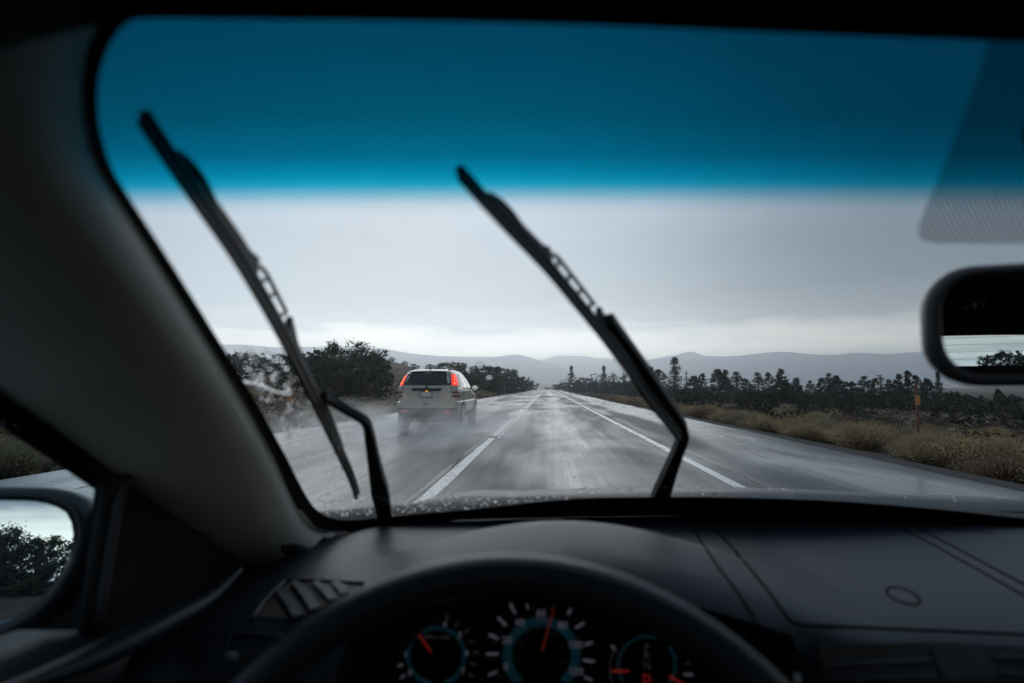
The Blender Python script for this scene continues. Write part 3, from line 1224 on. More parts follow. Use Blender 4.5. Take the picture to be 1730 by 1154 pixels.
def build_suv():
    paint = pm('champagne_paint', (.46, .425, .355), .32, metal=.35, spec=.5, coat=.5, noise_scale=3, col2=(.40, .37, .31))
    blackp = pm('black_plastic_trim', (.022, .024, .028), .55)
    glassd = pm('dark_privacy_glass', (.012, .016, .02), .12, spec=.6)
    glassp = pm('reflecting_side_glass', (.03, .04, .045), .05, spec=1.0, coat=.6)
    lampr = pm('lit_tail_lamp', (.5, .02, .02), .25, emit=(1.0, .028, .02), estr=1.2)
    lampo = pm('lit_lamp_bulb', (.8, .1, .05), .25, emit=(1.0, .19, .05), estr=2.4)
    lampc = pm('clear_lamp_lens', (.42, .36, .37), .15, coat=.4)
    lampd = pm('dark_red_lens', (.20, .02, .03), .2, coat=.4)
    platem = pm('pale_number_plate', (.62, .55, .56), .5)
    tyre = pm('tyre_rubber', (.02, .02, .022), .8)
    rimm = pm('alloy_rim', (.45, .46, .47), .35, metal=.7)
    root = empty('silver_car', (SX, SY + 2.2, 0), 0, 'champagne silver crossover driving in the left lane with its tail lights lit, trailing spray', 'car')

    yr = [(.30, .16), (.42, .05), (.58, .0), (.70, .0), (.755, .02), (.775, .075), (.95, .085), (1.1, .10), (1.2, .13), (1.3, .185), (1.45, .275), (1.56, .35), (1.61, .40), (1.645, .48), (1.67, .70), (1.685, 1.1)]
    yf = [(.30, 4.30), (.5, 4.46), (.75, 4.45), (.88, 4.30), (.98, 3.95), (1.05, 3.45), (1.12, 3.25), (1.35, 2.9), (1.55, 2.5), (1.62, 2.3), (1.66, 2.1), (1.685, 1.7)]
    ww = [(.30, .80), (.45, .885), (.6, .91), (.75, .915), (.78, .895), (.95, .89), (1.1, .875), (1.22, .84), (1.35, .79), (1.5, .725), (1.58, .685), (1.63, .63), (1.665, .54), (1.685, .36)]

    def prm(z):
        a, b, w = smooth_interp(z, yr), smooth_interp(z, yf), smooth_interp(z, ww)
        n = 7.0 if z < 1.2 else interp(z, [(1.2, 7), (1.5, 5.5), (1.69, 3.2)])
        return a, b, w, n

    def W(x, y, z):
        return Vector((SX + x, SY + y, z))

    def rear(x, z, off=0.0):
        a, b, w, n = prm(z)
        c, l = (a + b) / 2, (b - a) / 2
        t = min(abs(x) / w, .995)
        return W(x, c - l * (1 - t**n)**(1 / n) - off, z)

    def side(y, z, s, off=0.0):
        a, b, w, n = prm(z)
        c, l = (a + b) / 2, (b - a) / 2
        t = min(abs(y - c) / l, .997)
        return W(s * (w * (1 - t**n)**(1 / n) + off), y, z)

    zs = [.30, .36, .42, .5, .58, .64, .70, .735, .755, .775, .80, .88, .95, 1.02, 1.1, 1.16, 1.22, 1.3, 1.38, 1.46, 1.54, 1.59, 1.62, 1.645, 1.665, 1.678, 1.685]
    rows = []
    for z in zs:
        a, b, w, n = prm(z)
        c, l = (a + b) / 2, (b - a) / 2
        r = []
        for k in range(112):
            t = 2 * pi * k / 112
            cs, sn = cos(t), sin(t)
            # denser at the corners
            x = w * math.copysign(abs(cs)**(2 / n), cs)
            y = c + l * math.copysign(abs(sn)**(2 / n), sn)
            r.append(W(x, y, z))
        rows.append(r)
    grid('body', rows, paint, root, closed=True, caps=True, smooth=True, autos=38)

    def patch_rear(name, poly, mat, off, parent=root, n=10, thick=None):
        """poly: list of (z, x_left, x_right) rows"""
        R = []
        for i in range(len(poly) - 1):
            z0, l0, r0 = poly[i]
            z1, l1, r1 = poly[i + 1]
            for k in range(4 if i < len(poly) - 2 else 5):
                t = k / 4
                z, l_, r_ = z0 + (z1 - z0) * t, l0 + (l1 - l0) * t, r0 + (r1 - r0) * t
                R.append([rear(l_ + (r_ - l_) * j / n, z, off) for j in range(n + 1)])
        inner = [[p + Vector((0, off * .9 + .02, 0)) for p in row] for row in R]
        v = [p for row in R for p in row] + [p for row in inner for p in row]
        nr, nc = len(R), n + 1
        f = grid_faces(nr, nc)
        o = nr * nc
        ring = [j for j in range(nc)] + [i * nc + nc - 1 for i in range(1, nr)] + [(nr - 1) * nc + j for j in range(nc - 2, -1, -1)] + [i * nc for i in range(nr - 2, 0, -1)]
        for a, b in zip(ring, ring[1:] + ring[:1]):
            f.append((b, a, a + o, b + o))
        return mk(name, v, f, mat, parent, smooth=True, autos=35)

    def patch_side(name, quad, mat, off, s, parent=root, n=8, m=6):
        """quad: function (a, b in 0..1) -> (y, z)"""
        R = [[side(*quad(i / n, j / m), s, off) for i in range(n + 1)] for j in range(m + 1)]
        return grid(name, R, mat, parent, smooth=True)

    # rear glass, garnish, bumpers
    rg = patch_rear('rear_window', [(1.215, -.655, .655), (1.26, -.655, .655), (1.50, -.60, .60), (1.575, -.585, .585), (1.59, -.55, .55)], glassd, .006)
    mb = MB()
    mb.bar([rear(-.02, 1.235, .02), rear(.20, 1.25, .022), rear(.42, 1.235, .02)], [.05, .035, .015], .02, (0, 1, 0))
    mb.build('rear_wiper', blackp, rg)
    patch_rear('spoiler', [(1.595, -.56, .56), (1.625, -.55, .55)], paint, .05)
    mb = MB()
    mb.box(rear(0, 1.555, .012), (.18, .02, .03))
    mb.build('high_brake_lamp', pm('unlit_brake_lamp', (.25, .22, .22), .3), root)
    patch_rear('handle_garnish', [(1.065, -.39, .39), (1.135, -.42, .42)], blackp, .03)
    mb = MB()
    c = rear(0, 1.145, .035)
    mb.tube([c + Vector((0, -.012, 0)), c + Vector((0, .012, 0))], .055, 14)
    mb.build('emblem', pm('dark_chrome', (.09, .095, .10), .25, metal=.8), root)
    patch_rear('plate_recess', [(.85, -.33, .33), (.90, -.36, .36), (1.06, -.38, .38)], pm('recess_paint', (.47, .44, .40), .45), .004)
    fr = patch_rear('plate_frame', [(.885, -.165, .165), (1.045, -.165, .165)], blackp, .016)
    patch_rear('number_plate', [(.902, -.148, .148), (1.028, -.148, .148)], platem, .024, fr)
    mb = MB()
    mb.box(rear(0.01, 1.055, .02), (.07, .02, .014))
    mb.build('plate_lamp', pm('plate_lamp_glow', (.8, .4, .1), .4, emit=(1, .42, .06), estr=2.2), root)
    bp = patch_rear('bumper', [(.60, -.89, .89), (.665, -.905, .905), (.73, -.905, .905), (.765, -.88, .88)], paint, .05, n=28)
    mb = MB()
    mb.box(rear(0, .715, .056), (.15, .02, .035))
    mb.build('bumper_slot', blackp, bp)
    patch_rear('lower_bumper', [(.30, -.78, .78), (.36, -.86, .86), (.45, -.89, .89), (.60, -.895, .895)], blackp, .045, n=28)
    for s in (-1, 1):
        a = sorted([s * .50, s * .70])
        patch_rear('reflector', [(.505, a[0], a[1]), (.535, a[0], a[1])], pm('glowing_red_reflector', (.5, .03, .03), .25, emit=(1, .06, .05), estr=.35 if True else 0), .055)  # faint emission imitates light thrown back; the reflector is no lamp
    mb = MB()
    mb.tube([W(-.30, -.03, .285), W(-.30, .25, .285)], .035, 10)
    mb.build('exhaust_pipe', pm('chrome_tip', (.6, .6, .6), .2, metal=1.0), root)
    # seams of the tail gate
    for s in (-1, 1):
        mb = MB()
        mb.tube([rear(s * .665, z, .001) for z in (.78, .9, 1.0, 1.1, 1.2)], .006, 5)
        mb.build('tailgate_gap', pm('panel_gap', (.03, .03, .03), .8), root)

    # tail lamps wrap round the corner: rear patch and side patch as one mesh each
    def lamp(name, z0, z1, x0, x1, mat, s, sidelen, parent=root):
        mb = MB()
        nz = 6
        R = []
        for i in range(nz + 1):
            t = i / nz
            z = z0 + (z1 - z0) * t
            xin = x0[0] + (x0[1] - x0[0]) * t
            a, b, w, n = prm(z)
            row = []
            xs = [xin + (w * .985 - xin) * k / 7 for k in range(8)]
            for xx in xs:
                row.append(rear(s * xx, z, .012))
            ll = sidelen[0] + (sidelen[1] - sidelen[0]) * t
            for k in range(1, 5):
                row.append(side(a + .12 + ll * k / 4, z, s, .008))
            R.append(row)
        mb.add([p for r in R for p in r], grid_faces(nz + 1, 12, flip=(s < 0)))
        return mb.build(name, mat, parent, smooth=True)

    for s in (-1, 1):
        u = lamp('tail_light', 1.21, 1.53, (.685, .625), None, lampr, s, (.10, .02))
        for zz, ss in ((1.27, 1), (1.37, .8), (1.45, .6)):
            w = smooth_interp(zz, ww)
            mb = MB()
            cx = .66 + (w - .66) * .45 if zz < 1.3 else (w + interp(zz, [(1.21, .685), (1.53, .625)])) / 2
            c = rear(s * cx, zz, .018)
            mb.tube([c + Vector((0, -.004, 0)), c + Vector((0, .01, 0))], .026 * ss + .008, 10)
            mb.build('lamp_bulb', lampo, u)
        lamp('clear_lens', 1.05, 1.205, (.70, .687), None, lampc, s, (.13, .11))
        lamp('red_lens', 1.00, 1.045, (.70, .70), None, lampd, s, (.14, .13))
        lamp('clear_lens', .945, .995, (.70, .70), None, lampc, s, (.15, .14))
        lamp('red_lens', .885, .94, (.70, .70), None, lampd, s, (.14, .15))

    # side glass, seams, handles
    for s in (-1, 1):
        def q(y0b, y1b, y0t, y1t, zb, zt):
            return lambda a, b: ((y0b + (y0t - y0b) * b) + ((y1b + (y1t - y1b) * b) - (y0b + (y0t - y0b) * b)) * a, zb + (zt - zb) * b)
        patch_side('quarter_window', q(.58, 1.05, .78, 1.12, 1.17, 1.52), glassd, .006, s)
        patch_side('side_window', q(1.12, 1.92, 1.18, 1.92, 1.15, 1.56), glassp, .006, s)
        patch_side('side_window', q(1.99, 3.05, 1.99, 2.42, 1.13, 1.565), glassp, .006, s)
        mb = MB()
        mb.tube([side(y, z, s, .006) for y, z in ((1.02, 1.14), (2, 1.12), (3.0, 1.09), (3.9, .95))], .008, 5)
        mb.build('belt_line', blackp, root)
        for y in (1.1, 1.96, 3.02):
            mb = MB()
            mb.tube([side(y, z, s, .001) for z in (1.14, 1.0, .8, .6, .45)], .005, 5)
            mb.build('door_gap', MATS['panel_gap'], root)
        for y in (1.22, 2.12):
            mb = MB()
            mb.tube([side(y, 1.02, s, .012), side(y + .08, 1.025, s, .04), side(y + .2, 1.02, s, .012)], .016, 6)
            mb.build('door_handle', blackp, root)
        patch_side('sill_trim', q(1.25, 3.1, 1.25, 3.1, .33, .47), blackp, .012, s)
        # mirror
        e = mk('side_mirror', [], [], None, root) if False else None
        mb = MB()
        c = side(2.85, 1.14, s, .14)
        rws = []
        for k in range(9):
            f = -1 + 2 * k / 8
            rr = sqrt(max(0, 1 - f * f)) ** .7
            rws.append([c + Vector((cos(t) * .115 * rr, f * .06, sin(t) * .085 * rr)) for t in [2 * pi * j / 14 for j in range(14)]])
        mb.add([p for r in rws for p in r], grid_faces(9, 14, True))
        mb.bar([side(2.85, 1.10, s, -.02), c], .06, .04, (0, 0, 1))
        sm = mb.build('side_mirror', paint, root, smooth=True)
        mb = MB()
        mb.tube([c + Vector((0, -.062, 0)), c + Vector((0, -.055, 0))], .085, 16, flat=.75)
        mb.build('mirror_glass', pm('small_mirror_glass', (.55, .68, .68), .08, metal=1.0), sm)
        # roof rail
        mb = MB()
        mb.tube([side(y, 1.635, s, -.01) + Vector((0, 0, dz)) for y, dz in ((.6, .0), (.75, .045), (1.3, .055), (1.9, .05), (2.1, .0))], .018, 6)
        mb.build('roof_rail', blackp, root)
    mb = MB()
    mb.tube([W(.0, .62, 1.66), W(0, .50, 1.72), W(0, .46, 1.735)], [.018, .010, .004], 6)
    mb.build('antenna', blackp, root)
    # wheel arches and wheels
    for s in (-1, 1):
        for y in (.86, 3.50):
            R = []
            for k in range(25):
                a = pi * k / 24
                R.append([side(y - cos(a) * rr, .35 + sin(a) * rr if .35 + sin(a) * rr < 1.0 else 1.0, s, oo) for rr, oo in ((.30, .004), (.375, .008), (.40, .022), (.43, .006))])
            grid('wheel_arch', R, blackp, root, smooth=True)
            mb = MB()
            n = 28
            prof = [(-.115, .20), (-.12, .30), (-.10, .335), (-.05, .345), (.05, .345), (.10, .335), (.12, .30), (.115, .20)]
            cx, cz = s * .785, .345
            vs = []
            for px_, r in prof:
                vs += [W(cx + px_, y + cos(2 * pi * k / n) * r, cz + sin(2 * pi * k / n) * r) for k in range(n)]
            mb.add(vs, grid_faces(len(prof), n, True) + [tuple(range(n)), tuple(range(7 * n, 8 * n))])
            wh = mb.build('wheel', tyre, root, smooth=True, autos=40)
            wh.name = 'wheel'
            mb = MB()
            xo = cx + s * .122
            mb.tube([W(xo, y, cz), W(xo + s * .012, y, cz)], .055, 12)
            for k in range(7):
                a = 2 * pi * k / 7
                mb.bar([W(xo + s * .006, y + cos(a) * .04, cz + sin(a) * .04), W(xo + s * .004, y + cos(a) * .215, cz + sin(a) * .215)], [.055, .035], .012, (1, 0, 0))
            vs = []
            for r, xx in ((.20, .0), (.225, .012), (.238, .004)):
                vs += [W(xo + s * xx, y + cos(2 * pi * k / n) * r, cz + sin(2 * pi * k / n) * r) for k in range(n)]
            mb.add(vs, grid_faces(3, n, True))
            mb.build('rim', rimm, wh, smooth=True, autos=40)
    # front and rear screens seen through nothing else: windscreen strip
    mb = MB()
    mb.box(W(0, 2.2, .26), (1.3, 3.6, .10))
    mb.build('underbody', blackp, root)
    mb = MB()
    mb.box(W(0, .55, .30), (.5, .5, .2))
    mb.build('spare_muffler', blackp, root)
    return root


build_suv()


def spray_cloud():
    """water spray thrown up behind and beside the silver car"""
    m = bpy.data.materials.new('water_spray')
    m.use_nodes = True
    N, L = m.node_tree.nodes, m.node_tree.links
    N.clear()
    o = N.new('ShaderNodeOutputMaterial')
    v = N.new('ShaderNodeVolumePrincipled')
    v.inputs['Color'].default_value = (.97, .98, 1, 1)
    v.inputs['Anisotropy'].default_value = .65
    tc = N.new('ShaderNodeTexCoord')

    def M(op, a, b=None, c=None, clamp=False):
        n = N.new('ShaderNodeMath')
        n.operation = op
        n.use_clamp = clamp
        for i, q in enumerate((a, b, c)):
            if q is None:
                continue
            if isinstance(q, (int, float)):
                n.inputs[i].default_value = q
            else:
                L.new(q, n.inputs[i])
        return n.outputs[0]
    mp = N.new('ShaderNodeMapping')
    mp.inputs['Scale'].default_value = (1.3, .55, 2.0)
    L.new(tc.outputs['Object'], mp.inputs[0])
    n = N.new('ShaderNodeTexNoise')
    n.inputs['Scale'].default_value = 1.1
    n.inputs['Detail'].default_value = 4
    n.inputs['Distortion'].default_value = .6
    L.new(mp.outputs[0], n.inputs['Vector'])
    sg = N.new('ShaderNodeSeparateXYZ')
    L.new(tc.outputs['Generated'], sg.inputs[0])
    # thin at the top and at the sides of the cloud
    fz = M('POWER', M('SUBTRACT', 1.0, sg.outputs[2], None, True), 1.8)
    ex = M('MULTIPLY', M('MULTIPLY', sg.outputs[0], M('SUBTRACT', 1.0, sg.outputs[0])), 4.0)
    ey = M('MULTIPLY', M('MULTIPLY', sg.outputs[1], M('SUBTRACT', 1.0, sg.outputs[1])), 4.0)
    d = M('MULTIPLY', M('MULTIPLY', fz, ex), ey)
    w = M('MAXIMUM', M('MULTIPLY', M('SUBTRACT', n.outputs[0], .40), 5.0), 0.0)
    L.new(M('MULTIPLY', M('MULTIPLY', d, w), .72), v.inputs['Density'])
    L.new(v.outputs[0], o.inputs['Volume'])
    mb = MB()
    mb.box((0, 0, 0), (6.4, 10.4, .95))
    ob = mb.build('spray', m, kind='stuff')
    ob.location = (SX - .1, SY - 2.2, .535)
    WL['spray'] = Vector((0, 0, 0))


spray_cloud()
# ------------------------------------------------------------------ the car we sit in
XC = 0.37
TAN = .49
KB = .20


def ws_y(x, z):
    """windscreen surface: forward distance at lateral x and height z above the eye"""
    return 1.0 - KB * (x - XC)**2 - (z + .21) / TAN


def ws(u, v, off=0.0):
    """where the line of sight through a photograph pixel meets the windscreen, or a surface parallel to it at off outside"""
    d = ray(u, v)
    sh = off * 2.27
    lo, hi = .05, 1.6
    for _ in range(50):
        m = (lo + hi) / 2
        p = d * (m / d.y)
        if m > ws_y(p.x, p.z) + sh:
            hi = m
        else:
            lo = m
    return EYE + d * (lo / d.y)


def ws_n(p):
    return Vector((2 * KB * (p.x - XC), 1.0, 1 / TAN)).normalized()


TRIM = pm('grey_pillar_trim', (.62, .60, .54), .75, spec=.3, bump=.15, bump_scale=900)
HEAD = pm('headliner_cloth', (.055, .055, .053), .95, spec=.1, bump=.2, bump_scale=600)
DASH = pm('soft_dash_plastic', (.007, .0135, .0225), .46, spec=.27, bump=.12, bump_scale=700)
DASH2 = pm('hard_dash_plastic', (.014, .019, .026), .5, spec=.25, bump=.08, bump_scale=700)
BLACK = pm('black_interior_plastic', (.012, .012, .013), .6, spec=.3)
GLOSSB = pm('black_screen_border', (.006, .006, .007), .55, spec=.2)
RUBBER = pm('black_wiper_rubber', (.012, .013, .014), .5, spec=.35)
WIPM = pm('black_wiper_metal', (.009, .010, .012), .55, spec=.2)
LEATH = pm('steering_wheel_leather', (.016, .024, .034), .40, spec=.42, bump=.1, bump_scale=900)
GLASS = transparent_mat('clear_glass', (.955, .965, .965))

car = empty('car_interior', (XC, 0.0, 0.0), 0, 'dark car cabin around the driver seat, with steering wheel, dashboard, wipers and blue banded windscreen', 'car')

# --- windscreen pane (runs under the surround on all sides)
rows = []
for i in range(15):
    z = -.26 + (.20 + .26) * i / 14
    hw = .82 - .22 * (i / 14)
    r = []
    for j in range(25):
        x = XC - hw + 2 * hw * j / 24
        r.append(EYE + Vector((x, ws_y(x, z), z)))
    rows.append(r)
wsc = grid('windshield', rows, GLASS, car, smooth=True)

inner = [(1830, 884), (1730, 876), (1600, 862), (1500, 853), (1400, 846), (1300, 842), (1200, 840), (1110, 840), (1000, 841), (920, 847), (800, 860), (700, 869), (640, 875), (600, 879), (570, 878), (545, 869), (525, 850),
         (505, 815), (480, 765), (430, 675), (350, 543), (270, 414), (215, 328), (190, 285), (174, 240), (166, 190), (166, 145), (174, 105), (190, 68), (212, 42), (245, 32), (400, 33), (700, 36), (1000, 43), (1300, 55), (1500, 63), (1620, 67), (1720, 71), (1830, 76)]
outer = [(1830, 925), (1730, 912), (1600, 900), (1500, 890), (1400, 886), (1300, 879), (1200, 875), (1110, 873), (1000, 874), (900, 876), (800, 878), (700, 886), (640, 893), (590, 899), (555, 897), (525, 887), (503, 862),
         (482, 820), (460, 772), (412, 684), (332, 552), (251, 424), (194, 337), (165, 292), (146, 243), (137, 190), (136, 135), (146, 85), (150, 20), (185, -40), (235, -70), (400, -75), (700, -75), (1000, -72), (1300, -65), (1500, -60), (1620, -55), (1720, -52), (1830, -45)]
a = resample([(p[0], p[1], 0) for p in inner], 260)
b = []
# the outer line is sampled at the same parameter
ia = [0]
for p, q in zip(inner, inner[1:]):
    ia.append(ia[-1] + sqrt((q[0] - p[0])**2 + (q[1] - p[1])**2))
for k in range(260):
    t = ia[-1] * k / 259
    b.append((smooth_interp(t, [(s, o[0]) for s, o in zip(ia, outer)]), smooth_interp(t, [(s, o[1]) for s, o in zip(ia, outer)])))
IN3 = [ws(p.x, p.y, -.004) for p in a]
OU3 = [ws(p[0], p[1], -.006) for p in b]


def mirror_x(p):
    return Vector((2 * XC - p.x, p.y, p.z))


R = [IN3, OU3]
grid('windshield_border', R, GLOSSB, car)
# the passenger side of the same border, beyond the frame of the picture
seg = range(100, 259)
li = [mirror_x(IN3[k]) for k in range(0, 260) if IN3[k].x < -.02]
lo_ = [mirror_x(OU3[k]) for k in range(0, 260) if IN3[k].x < -.02]
grid('windshield_border', [li, lo_], GLOSSB, car)

# --- blue shade band, inside the glass
fit = [ws(u, 322 if u < 800 else 318, 0) - EYE for u in range(230, 1700, 60)]
A_ = np.array([[1, p.x, p.x**2] for p in fit])
cf = np.linalg.lstsq(A_, np.array([p.z for p in fit]), rcond=None)[0]


def band_edge(x):
    return cf[0] + cf[1] * x + cf[2] * x * x


rows, uv = [], []
for i in range(30):
    f = i / 29
    r = []
    for j in range(41):
        x = XC - .72 + 1.44 * j / 40
        z = band_edge(x) - .010 + f * .075
        p = EYE + Vector((x, ws_y(x, z), z))
        r.append(p - ws_n(p) * .0035)
        uv.append((j / 40, (z - band_edge(x)) / .030))
    rows.append(r)


def band_mat():
    m = bpy.data.materials.new('blue_shade_band')
    m.use_nodes = True
    N, L = m.node_tree.nodes, m.node_tree.links
    N.clear()
    o = N.new('ShaderNodeOutputMaterial')
    t = N.new('ShaderNodeBsdfTransparent')
    u = N.new('ShaderNodeUVMap')
    s = N.new('ShaderNodeSeparateXYZ')
    L.new(u.outputs[0], s.inputs[0])
    mr = N.new('ShaderNodeMapRange')
    mr.inputs['From Min'].default_value = -.25
    mr.inputs['From Max'].default_value = 1.6
    L.new(s.outputs[1], mr.inputs[0])
    cr = N.new('ShaderNodeValToRGB')
    cr.color_ramp.interpolation = 'LINEAR'
    L.new(mr.outputs[0], cr.inputs[0])
    k = 1 / 1.85
    st = [((-.23 + .25) * k, (1, 1, 1)), ((-.12 + .25) * k, (.80, .91, .95)), ((-.01 + .25) * k, (.33, .66, .78)), ((.09 + .25) * k, (.02, .50, .68)), ((.19 + .25) * k, (.003, .36, .54)), ((.40 + .25) * k, (.001, .20, .32)), ((.75 + .25) * k, (.001, .125, .20)), ((1.3 + .25) * k, (.001, .09, .155))]
    e = cr.color_ramp.elements
    while len(e) < len(st):
        e.new(.5)
    for q, (p, c) in zip(e, st):
        q.position = p
        q.color = (*c, 1)
    L.new(cr.outputs[0], t.inputs[0])
    L.new(t.outputs[0], o.inputs['Surface'])
    return m


grid('shade_band', rows, band_mat(), wsc, smooth=True, uvs=uv)


# --- dotted dark patch behind the mirror
def dots_mat():
    m = bpy.data.materials.new('dotted_frit')
    m.use_nodes = True
    N, L = m.node_tree.nodes, m.node_tree.links
    N.clear()
    o = N.new('ShaderNodeOutputMaterial')
    t = N.new('ShaderNodeBsdfTransparent')
    u = N.new('ShaderNodeUVMap')
    mp = N.new('ShaderNodeMapping')
    mp.inputs['Rotation'].default_value = (0, 0, radians(45))
    L.new(u.outputs[0], mp.inputs[0])
    v = N.new('ShaderNodeTexVoronoi')
    v.inputs['Scale'].default_value = 1.0
    v.inputs['Randomness'].default_value = 0.0
    L.new(mp.outputs[0], v.inputs['Vector'])
    r = N.new('ShaderNodeMapRange')
    r.inputs['From Min'].default_value = .40
    r.inputs['From Max'].default_value = .48
    r.inputs['To Min'].default_value = .30
    r.inputs['To Max'].default_value = .95
    L.new(v.outputs['Distance'], r.inputs[0])
    L.new(r.outputs[0], t.inputs[0])
    L.new(t.outputs[0], o.inputs['Surface'])
    return m


left = resample([(1668, 66, 0), (1661, 95, 0), (1640, 160, 0), (1606, 250, 0), (1572, 330, 0), (1553, 380, 0), (1551, 398, 0), (1562, 408, 0), (1590, 412, 0)], 30)
rows, uv = [], []
for i, p in enumerate(left):
    r = []
    for j in range(12):
        u = p.x + (1990 - p.x) * j / 11
        v = p.y
        if i == len(left) - 1 or v > 405:
            v = p.y
        q = ws(u, v, -.006)
        r.append(q)
        uv.append((q.x * 430, q.z * 950))
    rows.append(r)
grid('dotted_frit', rows, dots_mat(), wsc, uvs=uv)

# --- driver side pillar
Wl = [OU3[k] + Vector((.004, -.004, 0)) for k in range(260) if 0]
wpx = [(556, 897), (527, 890), (505, 864), (484, 822), (462, 774), (414, 686), (334, 554), (254, 426), (197, 338), (168, 292), (149, 243), (140, 190), (138, 135), (146, 85), (165, 42)]
spx = [((470, 984), .86), ((420, 960), .80), ((385, 935), .75), ((335, 902), .69), ((280, 865), .63), ((192, 806), .55), ((100, 741), .49), ((40, 700), .455), ((0, 672), .434), ((-60, 626), .41), ((-140, 570), .38), ((-230, 500), .35), ((-330, 420), .32), ((-450, 330), .29), ((-600, 240), .26)]
nw = 60
Wc = resample([ws(*p, -.008) for p in wpx], nw)
Sc = resample([at_y(q[0], q[1], y) for q, y in spx], nw)
rows = []
for i in range(nw):
    A, B = Wc[i], Sc[i]
    t = i / (nw - 1)
    r = []
    inward = (EYE - A).normalized()
    for j in range(17):
        s = j / 16
        p = A.lerp(B, s)
        bulge = (sin(pi * min(1, s**.48)) * .75 + .25 * sin(pi * s)) * .075
        r.append(p + inward * bulge)
    rows.append(r)
grid('pillar_trim', rows, TRIM, car, smooth=True, flip=False)
# bright lower lip between glass corner and dash
mb = MB()
mb.bar([ws(*p, -.010) for p in ((505, 866), (525, 893), (545, 905), (570, 907), (592, 903))], [.006, .012, .016, .012, .004], .008, (0, .4, 1))
mb.build('trim_foot', TRIM, car)

# door frame seal between side window and pillar
door = mk('driver_door', [], [], None, car) if False else None
seal = [at_y(q[0] - 6, q[1] + 14, y - .006) for q, y in spx]
sealin = [at_y(q[0] + 30, q[1] - 22, y - .01) for q, y in spx]
mb = MB()
mb.tube(resample(seal, 40), .011, 8)
mb.build('door_seal', BLACK, car, smooth=True)
mb = MB()
mb.tube(resample([at_y(q[0] + 60, q[1] - 42, y + .01) + Vector((.006, -.012, .004)) for q, y in spx], 40), .012, 8)
mb.build('door_seal', pm('dark_grey_seal', (.03, .03, .03), .7), car, smooth=True)

# --- driver door: lower panel, sail panel, glass
XL = -.42
G = lambda x, y, z: EYE + Vector((x, y, z))
belt = lambda y: interp(y, [(-2.0, -.18), (.3, -.183), (.40, -.185), (.46, -.198), (.53, -.228), (.6, -.255), (.9, -.30)])
rows = []
for i in range(24):
    y = -1.9 + (.95 + 1.9) * i / 23
    zb = belt(y)
    rows.append([G(XL - .03, y, zb - .012), G(XL - .012, y, zb), G(XL + .02, y, zb - .008), G(XL + .045, y, zb - .04), G(XL + .05, y, zb - .09), G(XL + .035, y, zb - .2), G(XL + .06, y, zb - .35), G(XL + .06, y, -1.0)])
dr = grid('driver_door', rows, DASH2, car, smooth=True)
# armrest ridge that catches light
mb = MB()
mb.tube(resample([at_x(u, v, XL + .075) for u, v in ((-60, 1190), (60, 1150), (160, 1110), (260, 1060), (350, 1010), (405, 962))], 24), [.004 + .012 * sin(pi * i / 23) for i in range(24)], 8, flat=.6)
mb.build('door_top_pad', DASH, dr, smooth=True)
# sail panel, black triangle in the window corner
sp = [at_x(u, v, XL + .012) for u, v in ((196, 800), (300, 874), (420, 962), (470, 1000), (430, 1030), (300, 1060), (168, 1078))]
cen = sum(sp, Vector()) / len(sp)
v = sp + [p + Vector((-.02, 0, 0)) for p in sp]
n = len(sp)
f = [tuple(range(n)), tuple(reversed(range(n, 2 * n)))] + [(i, i + n, (i + 1) % n + n, (i + 1) % n) for i in range(n)]
mk('sail_panel', v, f, BLACK, dr)
mb = MB()
mb.tube([at_x(u, v, XL + .018) for u, v in ((214, 808), (200, 860), (188, 930), (176, 1000), (168, 1072))], .0045, 8)
mb.build('window_channel', pm('channel_rubber', (.045, .045, .05), .6), dr, smooth=True)
mb = MB()
mb.tube([at_x(u, v, XL + .004) for u, v in ((196, 802), (182, 900), (165, 1000), (158, 1075))], .012, 8)
mb.build('window_channel', BLACK, dr, smooth=True)
# side glass
pts = [G(XL - .006, .60, -.30), G(XL - .006, .60, -.11), G(XL, .40, .02), G(XL + .03, .15, .2), G(XL + .03, -1.2, .2), G(XL - .006, -1.2, -.30)]
mk('side_window', pts, [tuple(range(6))], transparent_mat('tinted_side_glass', (.56, .67, .73)), dr)
# water beads on the side glass
rw = random.Random(4)


def bead(mb, c, n, r, flat=.45, seg=8):
    n = n.normalized()
    a = n.cross(Vector((1, .2, 0))).normalized()
    b = n.cross(a)
    vs, rings = [], 3
    el = rw.uniform(1, 1.3)
    for i in range(rings):
        f = (pi / 2) * i / rings
        for k in range(seg):
            w = 2 * pi * k / seg
            vs.append(c + (a * cos(w) + b * sin(w) * el) * r * cos(f) + n * r * flat * sin(f))
    vs.append(c + n * r * flat)
    f = grid_faces(rings, seg, True)
    f += [((rings - 1) * seg + k, (rings - 1) * seg + (k + 1) % seg, rings * seg) for k in range(seg)]
    f.append(tuple(reversed(range(seg))))
    mb.add(vs, f)


WATER = pm('rain_water', (1, 1, 1), .02, trans=1.0, ior=1.33, spec=.8)
mb = MB()
for u, v in ((8, 700), (25, 702), (5, 716), (40, 708), (66, 728), (30, 720), (14, 690), (52, 735), (90, 752), (115, 765)):
    bead(mb, at_x(u, v, XL - .008), Vector((-1, 0, 0)), rw.uniform(.0018, .0032), .6)
mb.build('water_beads', WATER, dr, smooth=True, kind='stuff')

